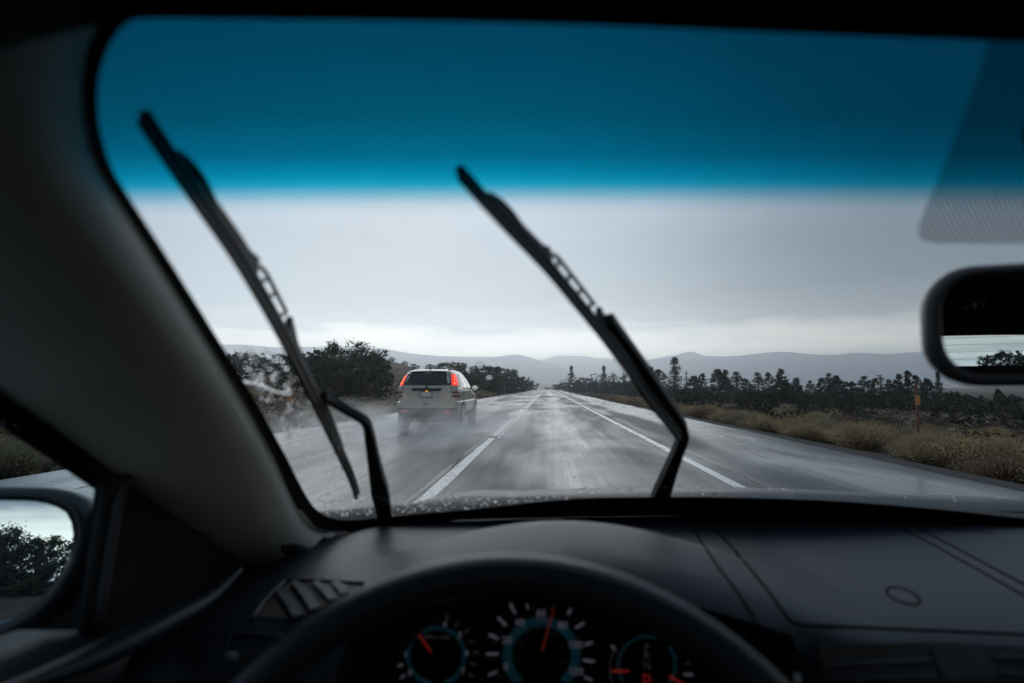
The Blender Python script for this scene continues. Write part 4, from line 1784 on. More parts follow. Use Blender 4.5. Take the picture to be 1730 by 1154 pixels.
# --- roof lining and cabin shell
top = [k for k in range(260) if a[k].y < 215 and k > 120]
front = [OU3[k] + Vector((0, .004, .004)) for k in top]
front = resample(front, 40)
rows = [[p for p in front]]
lip = [p + Vector((0, -.02, -.001)) for p in front]
rows = [[p for p in front], lip]
for d, dz in ((.06, .006), (.14, .02), (.3, .05), (.7, .08), (1.2, .08), (1.9, .03), (2.2, -.02)):
    r = []
    for i, p in enumerate(front):
        t = i / 39
        xw = -.40 + t * (.40 + 1.14)
        k = min(1, d / .3)
        q = Vector((p.x + (xw - p.x) * k, p.y - d, 1.15 + max(p.z - 1.15, 0) * (1 - k) + .16 * k + dz - .045 * k * (2 * t - 1)**2))
        r.append(q)
    rows.append(r)
grid('headliner', rows, HEAD, car, smooth=True)
# overhead light blocker: outer roof skin above the lining
mk('roof_panel', [G(-.62, .18, .26), G(1.36, .18, .26), G(1.36, -2.3, .30), G(-.62, -2.3, .30), G(-.55, .22, .235), G(1.29, .22, .235)], [(0, 1, 2, 3), (4, 5, 1, 0)], BLACK, car)
# roof rail side fill, from pillar to the roof edge
rows = [[p + Vector((-.002, 0, 0)) for p in Sc[25:]], [Vector((p.x - .05, min(p.y - .05, .18), 1.15 + .265)) for p in Sc[25:]]]
grid('roof_rail_trim', rows, HEAD, car)
mb = MB()
mb.box(G(-.43, -1.0, .235), (.05, 2.5, .13))
mb.box(G(-.42, -.75, -.0), (.06, .12, .6))
mb.build('centre_pillar', HEAD, car)
# passenger side, rear wall, floor
XR = 2 * XC - XL
mk('passenger_door', [G(XR, 1.0, -.27), G(XR, -2.2, -.24), G(XR, -2.2, -1.0), G(XR, 1.0, -1.0)], [(0, 1, 2, 3)], DASH2, car)
mb = MB()
mb.box(G(XR, -.9, .22), (.06, 2.6, .14))
mb.box(G(XR, -.75, 0), (.06, .14, .6))
mb.build('roof_side', HEAD, car)
grid('passenger_pillar', [[mirror_x(p) for p in Wc], [mirror_x(p) for p in Sc]], TRIM, car)
mk('passenger_side_window', [G(XR - .004, .6, -.27), G(XR - .004, -2.0, -.25), G(XR - .004, -2.0, .2), G(XR - .004, .1, .2)], [(0, 1, 2, 3)], GLASS, car)
mk('floor', [G(XL - .05, 1.3, -1.0), G(XR + .05, 1.3, -1.0), G(XR + .05, -2.3, -1.0), G(XL - .05, -2.3, -1.0)], [(0, 1, 2, 3)], BLACK, car)
# rear wall with the rear window opening
YB = -2.05
mb = MB()
zt, zl, xa, xb = .155, .012, XC - .56, XC + .56
mb.box(G(XC, YB, (zt + .34) / 2), (1.75, .04, .34 - zt))
mb.box(G(XC, YB, (-1.0 + zl) / 2), (1.75, .04, zl + 1.0))
mb.box(G((XL - .06 + xa) / 2, YB, (zt + zl) / 2), (xa - XL + .06, .04, zt - zl))
mb.box(G((XR + .06 + xb) / 2, YB, (zt + zl) / 2), (XR + .06 - xb, .04, zt - zl))
mb.box(G(XC, YB + .5, -.24), (1.5, 1.0, .28))
mb.build('rear_wall', HEAD, car)
tint = transparent_mat('tinted_rear_glass', (.44, .50, .52))
rgw = mk('rear_window', [G(xa, YB, zl), G(xb, YB, zl), G(xb, YB, zt), G(xa, YB, zt)], [(0, 1, 2, 3)], tint, car)
for i in range(7):
    z = zl + .03 + i * .03
    mb = MB()
    mb.box(G(XC, YB + .004, z), (1.08, .001, .0012))
    mb.build('heater_line', pm('heater_copper', (.10, .06, .04), .6), rgw)
# firewall
mk('firewall', [G(XL - .1, 1.08, -.24), G(XR + .1, 1.08, -.24), G(XR + .1, 1.08, -1.0), G(XL - .1, 1.08, -1.0)], [(0, 1, 2, 3)], BLACK, car)

# --- dashboard
BX, BW = .02, .190       # instrument hood centre and half width


def bump_f(x):
    t = abs(x - BX) / .29
    return 0 if t >= 1 else cos(pi * t / 2)**1.35


def dash_profile(x):
    """list of (y, z) from the windscreen base to the knees"""
    zw = -.222
    yw = ws_y(x, zw) - .004
    b = bump_f(x)
    ed = sstep(-.25, -.42, x)          # drops a little towards the door
    P = [(yw, zw), (yw - .03, -.2165), (yw - .07, -.2135), (yw - .15, -.2135 + .012 * b), (.74, -.213 + .020 * b), (.69, -.2125 + .046 * b), (.655, -.212 + .063 * b), (.62, -.212 + .067 * b), (.585, -.213 + .063 * b),
         (.545, -.2145 + .062 * b), (.520, -.219 + .060 * b), (.505, -.228 + .062 * b)]
    if abs(x - BX) < BW:
        q = sqrt(max(0, 1 - ((x - BX) / BW)**2))
        # underside of the hood, recess back, then the lower shelf
        zr = -.43 + (.43 - .195) * q**.5
        P += [(.500, min(-.232 + .062 * b, P[-1][1] - .004)), (.515, P[-1][1] - .012), (.58, zr), (.60, zr - .002), (.60, -.30), (.60, -.36), (.60, -.43), (.50, -.44), (.48, -.46), (.47, -.6)]
        for k in range(13, 19):
            P[k] = (P[k][0], min(P[k][1], P[12][1] - .004 * (k - 12)))
    else:
        P += [(.493, -.240), (.486, -.252), (.480, -.268), (.476, -.285), (.474, -.31), (.474, -.34), (.476, -.38), (.48, -.42), (.485, -.46), (.49, -.6)]
    return [(y - .0 * ed, z - .035 * ed) for y, z in P]


xsd = [-.44 + i * .01 for i in range(159)]
rows = []
for x in xsd:
    pr = dash_profile(x)
    if abs(abs(x - BX) - BW) < 1e-6:
        pr = dash_profile(x)
    rows.append([G(x, y, z) for y, z in pr])
rows_front = [r[:13] for r in rows]
dash = grid('dashboard', rows_front, DASH, car, smooth=True, flip=True)
low_l = [[p for p in r[12:]] for x, r in zip(xsd, rows) if x <= BX - BW + .011]
low_c = [[p for p in r[12:]] for x, r in zip(xsd, rows) if abs(x - BX) < BW + .011]
low_r = [[p for p in r[12:]] for x, r in zip(xsd, rows) if x >= BX + BW - .011]
LOWP = pm('brightened_dash_plastic', (.030, .040, .053), .5, spec=.25, bump=.08, bump_scale=700)  # dash plastic made paler to offset the weak light on this panel
grid('lower_panel', low_l, DASH2, dash, smooth=True, flip=True)
grid('lower_panel', low_r, LOWP, dash, smooth=True, flip=True)
grid('instrument_recess', low_c, BLACK, dash, smooth=False, flip=True)

allv = [p for r in rows for p in r]
bvh = BVHTree.FromPolygons(allv, grid_faces(len(rows), len(rows[0])))


def on_dash(u, v, off=0.0):
    d = ray(u, v)
    h = bvh.ray_cast(EYE, d)
    if h[0] is None:
        return EYE + d * .6, Vector((0, -1, 0))
    n = h[1]
    if n.dot(d) > 0:
        n = -n
    return h[0] + n * off, n


def groove(name, pix, w, mat, n=40, parent=dash, closed=False):
    pp = resample([(u, v, 0) for u, v in pix], n)
    v, f = [], []
    for p in pp:
        q, nn = on_dash(p.x, p.y, .0007)
        v.append((q, nn))
    P = [q for q, _ in v]
    vs = []
    for i, (q, nn) in enumerate(v):
        t = (P[min(i + 1, n - 1)] - P[max(i - 1, 0)]).normalized()
        s = t.cross(nn).normalized() * w / 2
        vs += [q - s, q + s, q + s * 1.2 - nn * .003, q - s * 1.2 - nn * .003]
    return mk(name, vs, grid_faces(n, 4, True), mat, parent)


SEAM = pm('seam_shadow_line', (.004, .0045, .005), 1.0, spec=0)
groove('panel_seam', [(1161, 880), (1210, 953), (1245, 1000), (1272, 1042), (1290, 1080), (1303, 1112)], .0022, SEAM)
groove('panel_seam', [(1190, 878), (1230, 918), (1265, 958), (1300, 1002), (1330, 1043), (1343, 1053), (1362, 1057), (1500, 1062), (1640, 1068), (1800, 1075)], .0028, SEAM, 80)
groove('panel_seam', [(1512, 889), (1560, 912), (1620, 945), (1680, 978), (1760, 1024)], .0022, SEAM)
groove('panel_seam', [(1542, 889), (1600, 918), (1660, 950), (1720, 982), (1800, 1026)], .0024, SEAM)
groove('panel_seam', [(1330, 876), (1450, 880), (1560, 889), (1680, 902)], .0018, SEAM)
ringp = [(1526 + 28 * cos(t) + 4 * sin(t), 1007 + 13 * sin(t) + 7 * cos(t)) for t in [2 * pi * k / 24 for k in range(25)]]
groove('round_cover', ringp, .0018, SEAM, 50)
groove('demister_vent', [(951, 874.5), (960, 872.5), (1000, 872), (1100, 871.5), (1200, 872.5), (1262, 875)], .0035, SEAM, 40)
groove('demister_vent', [(1270, 874), (1300, 875), (1335, 877)], .0035, SEAM, 12)


def dash_patch(name, poly, mat, off, parent=dash, depth=.004):
    c = (sum(p[0] for p in poly) / len(poly), sum(p[1] for p in poly) / len(poly))
    n = len(poly)
    Q = [on_dash(u, v, off) for u, v in poly]
    vs = [q for q, _ in Q] + [q - nn * depth for q, nn in Q]
    f = [tuple(range(n))] + [(i, i + n, (i + 1) % n + n, (i + 1) % n) for i in range(n)]
    return mk(name, vs, f, mat, parent)


# corner vent by the pillar
cv = dash_patch('corner_vent', [(436, 1044), (452, 1020), (478, 994), (492, 986), (550, 988), (612, 992), (600, 1003), (560, 1020), (520, 1040), (500, 1048)], BLACK, .0015)
for a0, b0, a1, b1 in ((470, 1002, 506, 1048), (497, 989, 535, 1036), (533, 990, 566, 1020), (566, 991, 585, 1010)):
    mb = MB()
    mb.bar([on_dash(a0, b0, .004)[0], on_dash((a0 + a1) / 2 + 4, (b0 + b1) / 2, .004)[0], on_dash(a1, b1, .004)[0]], [.006, .009, .008], .003, (0, -.3, 1))
    mb.build('vent_slat', pm('vent_blade_plastic', (.018, .026, .038), .6), cv)
mb = MB()
mb.tube(resample([on_dash(u, v, .002)[0] for u, v in ((426, 1050), (452, 1014), (480, 988), (492, 983), (550, 985), (614, 989))], 30), .0022, 6)
mb.build('vent_frame', DASH, cv, smooth=True)
# lower left side vent, switches
lv = dash_patch('side_vent', [(395, 1154 + 40), (402, 1118), (412, 1092), (470, 1094), (455, 1125), (430, 1180)], BLACK, .0015)
mb = MB()
mb.tube(resample([on_dash(u, v, .002)[0] for u, v in ((372, 1190), (380, 1120), (392, 1078), (405, 1072), (480, 1078))], 24), .002, 6)
mb.build('vent_frame', DASH, lv, smooth=True)
mb = MB()
mb.box(on_dash(396, 1111, .003)[0], (.008, .004, .005))
mb.build('vent_tab', pm('pale_tab', (.2, .2, .22), .5), lv)
# centre vents on the passenger side
for poly in ([(1375, 1089), (1562, 1095), (1590, 1160), (1600, 1200), (1400, 1200), (1385, 1130)], [(1662, 1099), (1850, 1108), (1860, 1200), (1690, 1200), (1675, 1150)]):
    vv = dash_patch('centre_vent', poly, BLACK, .007)
    for k in range(3):
        y0 = 1122 + k * 24
        mb = MB()
        mb.bar([on_dash(poly[0][0] + 14 + k * 8, y0, .0085)[0], on_dash(poly[1][0] + 4 + k * 8, y0 + 5, .0085)[0]], .002, .002, (0, -.3, 1))
        mb.build('vent_slat', DASH2, vv)
dash_patch('vent_divider', [(1566, 1097), (1658, 1100), (1672, 1150), (1685, 1200), (1602, 1200), (1588, 1155)], DASH2, .009)
hz = dash_patch('rocker_button', [(1338, 1098), (1352, 1100), (1372, 1160), (1352, 1160)], BLACK, .004)
mb = MB()
mb.box(on_dash(1358, 1143, .006)[0], (.005, .003, .006))
mb.build('button_mark', pm('pale_mark', (.35, .4, .45), .5), hz)

# --- instruments
YP = .594
IP = lambda u, v, dy=0.0: at_y(u, v, YP - dy)
WHITE_E = pm('faint_white_print', (.25, .23, .28), .6, emit=(.75, .72, .95), estr=.075)
WHITE_D = pm('dim_white_print', (.2, .19, .22), .6, emit=(.75, .72, .95), estr=0.019)
BLUE_E = pm('blue_dial_ring', (.02, .10, .14), .5, emit=(.06, .42, .58), estr=0.028)
BLUE_D = pm('dim_blue_dial_ring', (.015, .05, .08), .5, emit=(.06, .42, .62), estr=0.021)
RED_E = pm('red_needle', (.6, .05, .04), .5, emit=(1, .07, .05), estr=0.126)
RED_D = pm('dim_red_needle', (.4, .05, .04), .5, emit=(1, .10, .07), estr=0.063)
clus = mk('instrument_cluster', [IP(600, 1000), IP(1250, 1000), IP(1250, 1330), IP(600, 1330)], [(0, 3, 2, 1)], pm('instrument_face', (.006, .006, .007), .7, spec=.1), car)


def seg(u0, v0, u1, v1, w, mat, name='tick', dy=.002):
    p, q = Vector((u0, v0)), Vector((u1, v1))
    n = Vector((-(q - p).y, (q - p).x)).normalized() * w / 2
    c = [p - n, p + n, q + n * .8, q - n * .8]
    vs = [IP(k.x, k.y, dy) for k in c] + [IP(k.x, k.y, dy - .0012) for k in c]
    mk(name, vs, [(0, 1, 2, 3), (0, 4, 5, 1), (1, 5, 6, 2), (2, 6, 7, 3), (3, 7, 4, 0)], mat, clus)


def text(s, u, v, h, mat, name='numeral', italic=0.0):
    cu = bpy.data.curves.new(name, 'FONT')
    cu.body = s
    cu.align_x = 'CENTER'
    cu.align_y = 'CENTER'
    cu.size = h / FPX * YP * 1.6
    cu.extrude = .0003
    cu.resolution_u = 2
    o = bpy.data.objects.new('tmp', cu)
    COL.objects.link(o)
    bpy.context.view_layer.update()
    me = bpy.data.meshes.new_from_object(o.evaluated_get(bpy.context.evaluated_depsgraph_get()))
    bpy.data.objects.remove(o)
    c = IP(u, v, .003)
    me.transform(Matrix.Rotation(pi / 2, 4, 'X'))
    me.materials.clear()
    me.materials.append(mat)
    t = bpy.data.objects.new(name, me)
    link(t, clus)
    t.location = c - world_of(clus)


def ringarc(cu, cv, r0, r1, a0, a1, mat, name='dial_ring', sy=1.0, n=40):
    v = []
    for k in range(n + 1):
        a = radians(a0 + (a1 - a0) * k / n)
        for r in (r0, r1):
            v.append(IP(cu + r * cos(a), cv - r * sin(a) * sy, .001))
    mk(name, v, grid_faces(n + 1, 2, flip=True), mat, clus)


# rev counter: numerals 0-7, needle near 2
cu_, cv_ = 737, 1108
ringarc(cu_, cv_, 44, 51, -60, 240, BLUE_D)
ringarc(cu_, cv_, 44, 52, 225, 262, BLUE_E)
ringarc(cu_, cv_, 44, 52, -72, -45, BLUE_E)
for k in range(8):
    ang = radians(212 - k * 34.5)
    text(str(k), cu_ + 52 * cos(ang), cv_ - 55 * sin(ang), 8.5, WHITE_E)
for k in range(15):
    ang = radians(212 - k * 17.25)
    r0, r1 = (56, 70) if k % 2 else (60, 72)
    seg(cu_ + (r0 + 2) * cos(ang), cv_ - (r0 + 2) * sin(ang), cu_ + r1 * cos(ang), cv_ - r1 * sin(ang), 3.4 if k % 2 == 0 or k < 4 else 2.2, WHITE_E if k < 5 else WHITE_D)
text('RPM x 1000', 738, 1077, 5.5, WHITE_D)
seg(728, 1102, 697, 1056, 2.8, RED_E, 'needle', .005)
# speedometer 0-120
cu_, cv_ = 915, 1108
ringarc(cu_, cv_, 50, 66, -48, 228, BLUE_D)
ringarc(cu_, cv_, 50, 58, -50, 230, BLUE_E)
for s, u, v in (('0', 855, 1127), ('20', 856, 1082), ('40', 878, 1052), ('60', 914, 1036), ('80', 951, 1057), ('100', 972, 1090), ('120', 973, 1135)):
    text(s, u, v, 10, WHITE_E)
text('MPH', 914, 1046, 6.5, WHITE_D)
for k, (u0, v0, u1, v1, w) in enumerate(((825, 1141, 840, 1134, 4), (822, 1105, 842, 1105, 5), (826, 1072, 842, 1079, 5), (841, 1043, 856, 1057, 4.5), (862, 1020, 870, 1036, 4.5), (890, 1020, 892, 1030, 2.5), (960, 1038, 965, 1028, 4), (972, 1061, 987, 1052, 4.5), (987, 1090, 1001, 1085, 4.5), (985, 1115, 1005, 1118, 5), (988, 1144, 1001, 1150, 4))):
    seg(u0, v0, u1, v1, w, WHITE_E)
for k in range(25):
    ang = radians(216 - k * 10.5)
    if k % 2:
        seg(cu_ + 80 * cos(ang), cv_ - 80 * sin(ang), cu_ + 85 * cos(ang), cv_ - 85 * sin(ang), 1.6, WHITE_D)
for s, u, v in (('20', 873, 1110), ('40', 880, 1086), ('60', 893, 1070), ('80', 910, 1062), ('100', 932, 1072), ('120', 948, 1092), ('140', 952, 1118)):
    text(s, u, v, 5, pm('very_dim_print', (.05, .05, .05), .6, emit=(.6, .6, .7), estr=0.008))
seg(916, 1100, 936, 1026, 2.6, RED_D, 'needle', .005)
# fuel, temperature and gear display
cu_, cv_ = 1093, 1124
ringarc(cu_, cv_, 46, 51, 70, 215, BLUE_D)
ringarc(cu_, cv_, 46, 50, -50, 42, BLUE_E)
for s, v, m in (('P', 1094, WHITE_D), ('R', 1108, WHITE_D), ('N', 1125, WHITE_D), ('D', 1148, RED_E)):
    text(s, 1093, v, 10 if s != 'D' else 12, m)
ringarc(1100, 1130, 69, 70.5, 155, 205, WHITE_D, 'gauge_scale')
seg(1034, 1134, 1063, 1134, 4, RED_E, 'needle', .005)
seg(1131, 1143, 1156, 1157, 4.2, RED_E, 'needle', .005)
seg(1033, 1090, 1040, 1099, 3.5, WHITE_E)
seg(1157, 1123, 1167, 1118, 3.5, WHITE_D)
seg(1155, 1139, 1171, 1140, 4.5, WHITE_E)
seg(1136, 1109, 1145, 1109, 4, BLUE_E)

# --- steering wheel
WC = G(-.020, .262, -.282)
tilt = radians(25)
up = Vector((0, sin(tilt), cos(tilt)))
rt_ = Vector((1, 0, 0))
nn = rt_.cross(up)
rows = []
for k in range(97):
    t = 2 * pi * k / 96
    c = WC + (up * cos(t) + rt_ * sin(t)) * .191
    rad = (c - WC).normalized()
    rows.append([c + (rad * cos(s) * .0112 + nn * sin(s) * .014) for s in [2 * pi * j / 18 for j in range(18)]])
sw = grid('steering_wheel', rows[:96] + [rows[0]], LEATH, car, closed=True, smooth=True)
for ang in (90, -90, 180):
    t = radians(ang)
    d = up * cos(t) + rt_ * sin(t)
    mb = MB()
    mb.bar([WC + d * .05 - nn * .01, WC + d * .12 - nn * .008, WC + d * .185], [.07, .05, .04], [.02, .018, .012], nn)
    mb.build('spoke', DASH2, sw)
mb = MB()
mb.tube([WC + nn * .02, WC - nn * .03], .075, 28)
mb.build('horn_pad', DASH2, sw, smooth=False)
mb = MB()
mb.tube([WC + nn * .03, WC + nn * .20], .035, 16)
mb.build('steering_column', BLACK, sw)

# --- rear view mirror
MC = G(.425, .43, .0475)
fn = Vector((-.50, -1.80, -.031)).normalized()
mr_ = Vector((0, 0, 1)).cross(fn).normalized()
if mr_.x < 0:
    mr_ = -mr_
mu = mr_.cross(fn).normalized()
if mu.z < 0:
    mu = -mu


def rrect(w, h, r, n=6, sk=0.0):
    P = []
    for cx, cy, a0 in ((w - r, h - r, 0), (-w + r, h - r, 90), (-w + r, -h + r, 180), (w - r, -h + r, 270)):
        for k in range(n + 1):
            a = radians(a0 + 90 * k / n)
            P.append((cx + r * cos(a), cy + r * sin(a)))
    return P


def mring(w, h, r, d):
    return [MC + mr_ * x + mu * y + fn * d for x, y in rrect(w, h, r)]


MW, MH = .128, .043
grid('mirror_housing', [mring(MW - .008, MH - .006, .026, -.002), mring(MW - .006, MH - .004, .028, .003), mring(MW - .001, MH, .031, .004), mring(MW + .004, MH + .004, .034, -.002), mring(MW + .003, MH + .003, .034, -.015), mring(MW - .008, MH - .004, .03, -.032), mring(MW * .5, MH * .5, .018, -.042)],
     pm('mirror_housing_plastic', (.045, .047, .052), .45), car, closed=True, caps=False, smooth=True)
mm = mring(MW - .006, MH - .004, .028, .001)
MIRR = pm('mirror_silver', (.80, .84, .84), .0, metal=1.0)
mk('rear_view_mirror', mm, [tuple(range(len(mm)))], MIRR, car)
mb = MB()
mb.tube([MC - fn * .035, MC - fn * .06 + mu * .03, ws(1800, 210, -.01)], [.014, .012, .016], 10)
mb.build('mirror_stalk', BLACK, car, smooth=True)

# --- driver door mirror outside
DM = G(-.675, .665, -.208)
vd = (DM - EYE).normalized()
rd = Vector((-.34, -1, .03)).normalized()
fn = (rd - vd).normalized()
mr_ = Vector((0, 0, 1)).cross(fn).normalized()
if mr_.x < 0:
    mr_ = -mr_
mu = mr_.cross(fn).normalized()
if mu.z < 0:
    mu = -mu


def blob(s, d, grow=0.0, top=1.0):
    P = [(.078, .052), (.088, .032), (.088, .0), (.070, -.038), (.045, -.062), (.0, -.078), (-.10, -.080), (-.135, -.06), (-.145, 0), (-.14, .05), (-.12, .066), (-.05, .070), (.03, .068), (.06, .062)]
    Q = resample([(x, y, 0) for x, y in P] + [(P[0][0], P[0][1], 0)], 49)[:-1]
    c = Vector((-.03, 0, 0))
    return [DM + mr_ * (c.x + (q.x - c.x) * s + (grow if q.x > c.x else -grow)) + mu * (q.y * s + (grow if q.y > 0 else -grow)) + fn * d for q in Q]


dmh = grid('door_mirror', [blob(1.0, -.004), blob(1.02, .006), blob(1.05, .008, .006), blob(1.06, 0, .012), blob(1.04, -.03, .014), blob(.92, -.07, .010), blob(.6, -.10), blob(.2, -.11)],
           pm('dark_mirror_shell', (.03, .034, .04), .35, coat=.3), car, closed=True, smooth=True)
gb = blob(1.0, -.001)
mk('mirror_glass', gb, [tuple(range(len(gb)))], pm('door_mirror_silver', (.86, .93, .97), .015, metal=1.0), dmh)
mb = MB()
mb.bar([DM + mr_ * .02 - fn * .05 - mu * .03, DM + mr_ * .11 - fn * .05 - mu * .035, G(XL - .01, .66, -.245)], [.06, .06, .07], [.13, .19, .20], (0, 0, 1))
mb.bar([DM - mr_ * .10 - fn * .06 - mu * .115, DM + mr_ * .12 - fn * .06 - mu * .13], .08, .09, (0, 0, 1))
mb.build('mirror_arm', MATS['dark_mirror_shell'], dmh)

# --- hood and cowl
HOODM = pm('wet_dark_hood', (.05, .055, .06), .42, spec=.4, bump=.3, bump_scale=60)
hp = [(1.115, -.212), (1.14, -.202), (1.20, -.206), (1.3, -.2195), (1.4, -.2355), (1.5, -.253), (1.62, -.279), (1.75, -.325), (1.88, -.37), (1.98, -.43), (2.05, -.52), (2.08, -.62)]
rows = []
for y, z in hp:
    r = []
    for j in range(41):
        x = XC - .78 + 1.56 * j / 40
        dx = (x - XC)
        zz = z - .06 * dx * dx - .30 * max(0, abs(dx) - .6)**1.2 + .010 * exp(-((abs(dx) - .55) / .10)**2)
        yy = y - .12 * dx * dx
        r.append(G(x, yy, zz))
    rows.append(r)
hood = grid('hood', rows, HOODM, car, smooth=True)
rows = []
for y, z in ((.93, -.252), (.99, -.240), (1.03, -.225), (1.06, -.214), (1.09, -.209), (1.112, -.212), (1.13, -.24)):
    rows.append([G(XC - .80 + 1.6 * j / 40, y - .14 * (XC - .80 + 1.6 * j / 40 - XC)**2, z + .016 * sstep(.22, -.02, XC - .80 + 1.6 * j / 40) * sstep(.95, 1.05, y) - .045 * (XC - .80 + 1.6 * j / 40 - XC)**2) for j in range(41)])
grid('cowl', rows, BLACK, car, smooth=True)
hbv = BVHTree.FromObject(hood, bpy.context.evaluated_depsgraph_get())
mb = MB()
ofs = world_of(hood)
for _ in range(420):
    x = rw.uniform(-.45, 1.1)
    y = rw.uniform(1.12, 1.55)
    h = hbv.ray_cast(G(x, y, 0) - ofs, Vector((0, 0, -1)))
    if h[0] is not None:
        bead(mb, h[0] + ofs, h[1], rw.choice((.0015, .002, .003, .0045)), .5)
mb.build('water_beads', WATER, hood, smooth=True, kind='stuff')

# --- rain on the windscreen, outside the wiped sectors
mb = MB()
cnt = 0
while cnt < 300:
    u, v = rw.uniform(380, 620), rw.uniform(590, 850)
    edge = interp(v, [(590, 400), (690, 445), (765, 490), (850, 530)])
    lim = interp(v, [(590, 470), (700, 545), (800, 600), (850, 640)])
    if u < edge or u > lim:
        continue
    q = ws(u, v, .002)
    bead(mb, q, ws_n(q), rw.choice((.0006, .0009, .0012, .0012, .0017, .0023)), .6)
    cnt += 1
for _ in range(430):
    u = rw.uniform(530, 870) if rw.random() < .85 else rw.uniform(870, 960)
    v = rw.uniform(835, 872)
    q = ws(u, v, .002)
    bead(mb, q, ws_n(q), rw.choice((.0011, .0015, .002, .0027)), .55)
for _ in range(110):
    u = rw.uniform(870, 1730)
    v = interp(u, [(870, 826), (1250, 832), (1500, 850), (1730, 876)]) + rw.uniform(-9, 10)
    q = ws(u, v, .002)
    bead(mb, q, ws_n(q), rw.choice((.0007, .001, .0014)), .55)
for _ in range(45):
    u, v = rw.uniform(640, 1700), rw.uniform(360, 810)
    q = ws(u, v, .002)
    bead(mb, q, ws_n(q), rw.uniform(.0004, .0009), .5)
for u, v, s in ((1299, 826, .0035), (1600, 640, .0014), (826, 637, .003), (810, 617, .003), (1530, 860, .004), (1515, 866, .003), (1540, 870, .003)):
    q = ws(u, v, .002)
    bead(mb, q, ws_n(q), s, .4, 12)
mb.build('water_beads', WATER, wsc, smooth=True, kind='stuff')
# pale tube standing in for a bright reflection trail on the wet glass
mb = MB()
trail_pts = resample([ws(u, v, .003) for u, v in ((392, 638), (410, 645), (430, 648), (448, 655), (466, 662), (480, 665), (493, 666))], 30)
mb.tube(trail_pts, [.0026 - .0012 * i / 29 for i in range(30)], 8, flat=.5)
mb.build('reflection_trail', pm('reflection_trail_film', (.9, .94, .97), .55, trans=1.0, ior=1.12), wsc, smooth=True)

# --- wipers


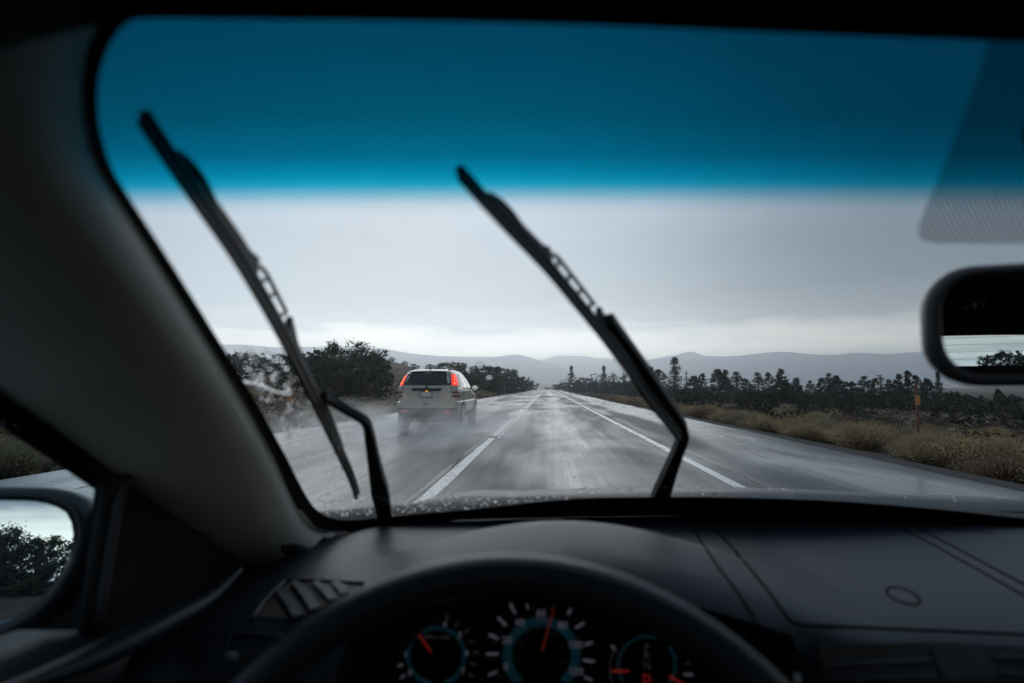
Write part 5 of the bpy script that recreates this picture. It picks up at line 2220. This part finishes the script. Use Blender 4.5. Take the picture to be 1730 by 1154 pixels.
def wiper(blade, rise, ladder, arm, label_n):
    n = 80
    base = resample([(u, v, 0) for u, v in blade], n)
    P = [ws(p.x, p.y, .010) for p in base]
    hk = .0175 if blade[0][0] < 400 else .0185
    dl = 3
    N_ = [ws_n(p) for p in P]
    # rubber lip
    mb = MB()
    tf = [.62 + .38 * i / (n - 1) for i in range(n)]
    mb.bar([p - q * .006 for p, q in zip(P, N_)], [.0042 * f for f in tf], [.008 * f for f in tf], N_)
    wp = mb.build('wiper_blade', RUBBER, car)
    mb = MB()
    mb.bar(P, [.0075 * f for f in tf], [.0065 * f for f in tf], N_)
    mb.build('blade_spine', WIPM, wp)
    # main bridge and the secondary yokes standing off the glass
    s0, s1 = rise
    idx = [i for i in range(n) if s0 <= i / (n - 1) <= s1]
    H = []
    for i in idx:
        t = (i / (n - 1) - s0) / (s1 - s0)
        H.append((.003 + .004 * sin(pi * t)) * (1 - sstep(ladder[0] - .04, ladder[0] + .03, i / (n - 1)) * (1 - sstep(ladder[1] - .03, ladder[1] + .04, i / (n - 1)))) + hk * sstep(ladder[0] - .05, ladder[0] + .04, i / (n - 1)) * (1 - sstep(ladder[1] - .02, ladder[1] + .06, i / (n - 1))))
    l0, l1, k = ladder
    solid = [i for i in idx if not (l0 <= i / (n - 1) <= l1)]
    for part in (([i for i in solid if i / (n - 1) < l0]), ([i for i in solid if i / (n - 1) > l1])):
        if len(part) > 2:
            mb = MB()
            mb.bar([P[i] + N_[i] * (.003 + H[idx.index(i)] / 2) for i in part], [.0055 * tf[i] for i in part], [H[idx.index(i)] + .003 for i in part], [N_[i] for i in part])
            mb.build('blade_bridge', WIPM, wp)
    lad = [i for i in idx if l0 <= i / (n - 1) <= l1]
    mb = MB()
    mb.bar([P[i] + N_[i] * (H[idx.index(i)] + .001) for i in lad], .0028, .0016, [N_[i] for i in lad])
    mb.build('blade_bridge', WIPM, wp)
    for j in range(k + 1):
        i = lad[min(len(lad) - 1, int(round(j * (len(lad) - 1) / k)))]
        mb = MB()
        j2 = min(i + dl, idx[-1])
        mb.bar([P[i], P[j2] + N_[j2] * H[idx.index(j2)]], .0026, .0022, (P[min(i + 1, n - 1)] - P[i - 1]).normalized())
        mb.build('bridge_rung', WIPM, wp)
    for a0, a1 in ((.12, .30), (.72, .90)):
        ii = [i for i in range(n) if a0 <= i / (n - 1) <= a1]
        mb = MB()
        mb.bar([P[i] + N_[i] * (.004 + .006 * sin(pi * q / (len(ii) - 1))) for q, i in enumerate(ii)], [.007 * tf[i] for i in ii], .004, [N_[i] for i in ii])
        mb.build('blade_yoke', WIPM, wp)
    # arm
    mb = MB()
    A = [(ws(u, v, o), w, h) for u, v, o, w, h in arm]
    pts = resample([q[0] for q in A], 40)
    L_ = [0]
    for q, r in zip(A, A[1:]):
        L_.append(L_[-1] + (r[0] - q[0]).length)
    wv = [interp(L_[-1] * i / 39, [(l, q[1]) for l, q in zip(L_, A)]) for i in range(40)]
    hv = [interp(L_[-1] * i / 39, [(l, q[2]) for l, q in zip(L_, A)]) for i in range(40)]
    mb.bar(pts, wv, hv, [ws_n(p) for p in pts])
    ar = mb.build('wiper_arm', WIPM, car)
    return wp, ar


wiper([(243, 190), (290, 262), (340, 335), (395, 415), (440, 490), (478, 560), (515, 635), (560, 730), (590, 795), (603, 832)], (.20, .80), (.46, .60, 3),
      [(650, 868, .004, .022, .014), (642, 830, .012, .024, .014), (632, 780, .016, .015, .012), (624, 735, .020, .011, .011), (617, 712, .022, .008, .009), (590, 695, .024, .0075, .008), (560, 677, .024, .0075, .008), (545, 668, .020, .009, .008)], '')
wiper([(775, 284), (820, 335), (870, 388), (920, 440), (970, 500), (1015, 556), (1055, 610), (1095, 668), (1130, 712), (1146, 732)], (.13, .90), (.40, .62, 4),
      [(1108, 862, .004, .026, .014), (1118, 832, .010, .026, .014), (1132, 795, .016, .018, .013), (1145, 762, .018, .014, .012), (1154, 738, .020, .013, .011), (1150, 718, .022, .013, .010), (1128, 685, .024, .013, .010), (1090, 630, .026, .013, .010), (1050, 575, .028, .013, .010), (1025, 540, .024, .012, .010)], '')
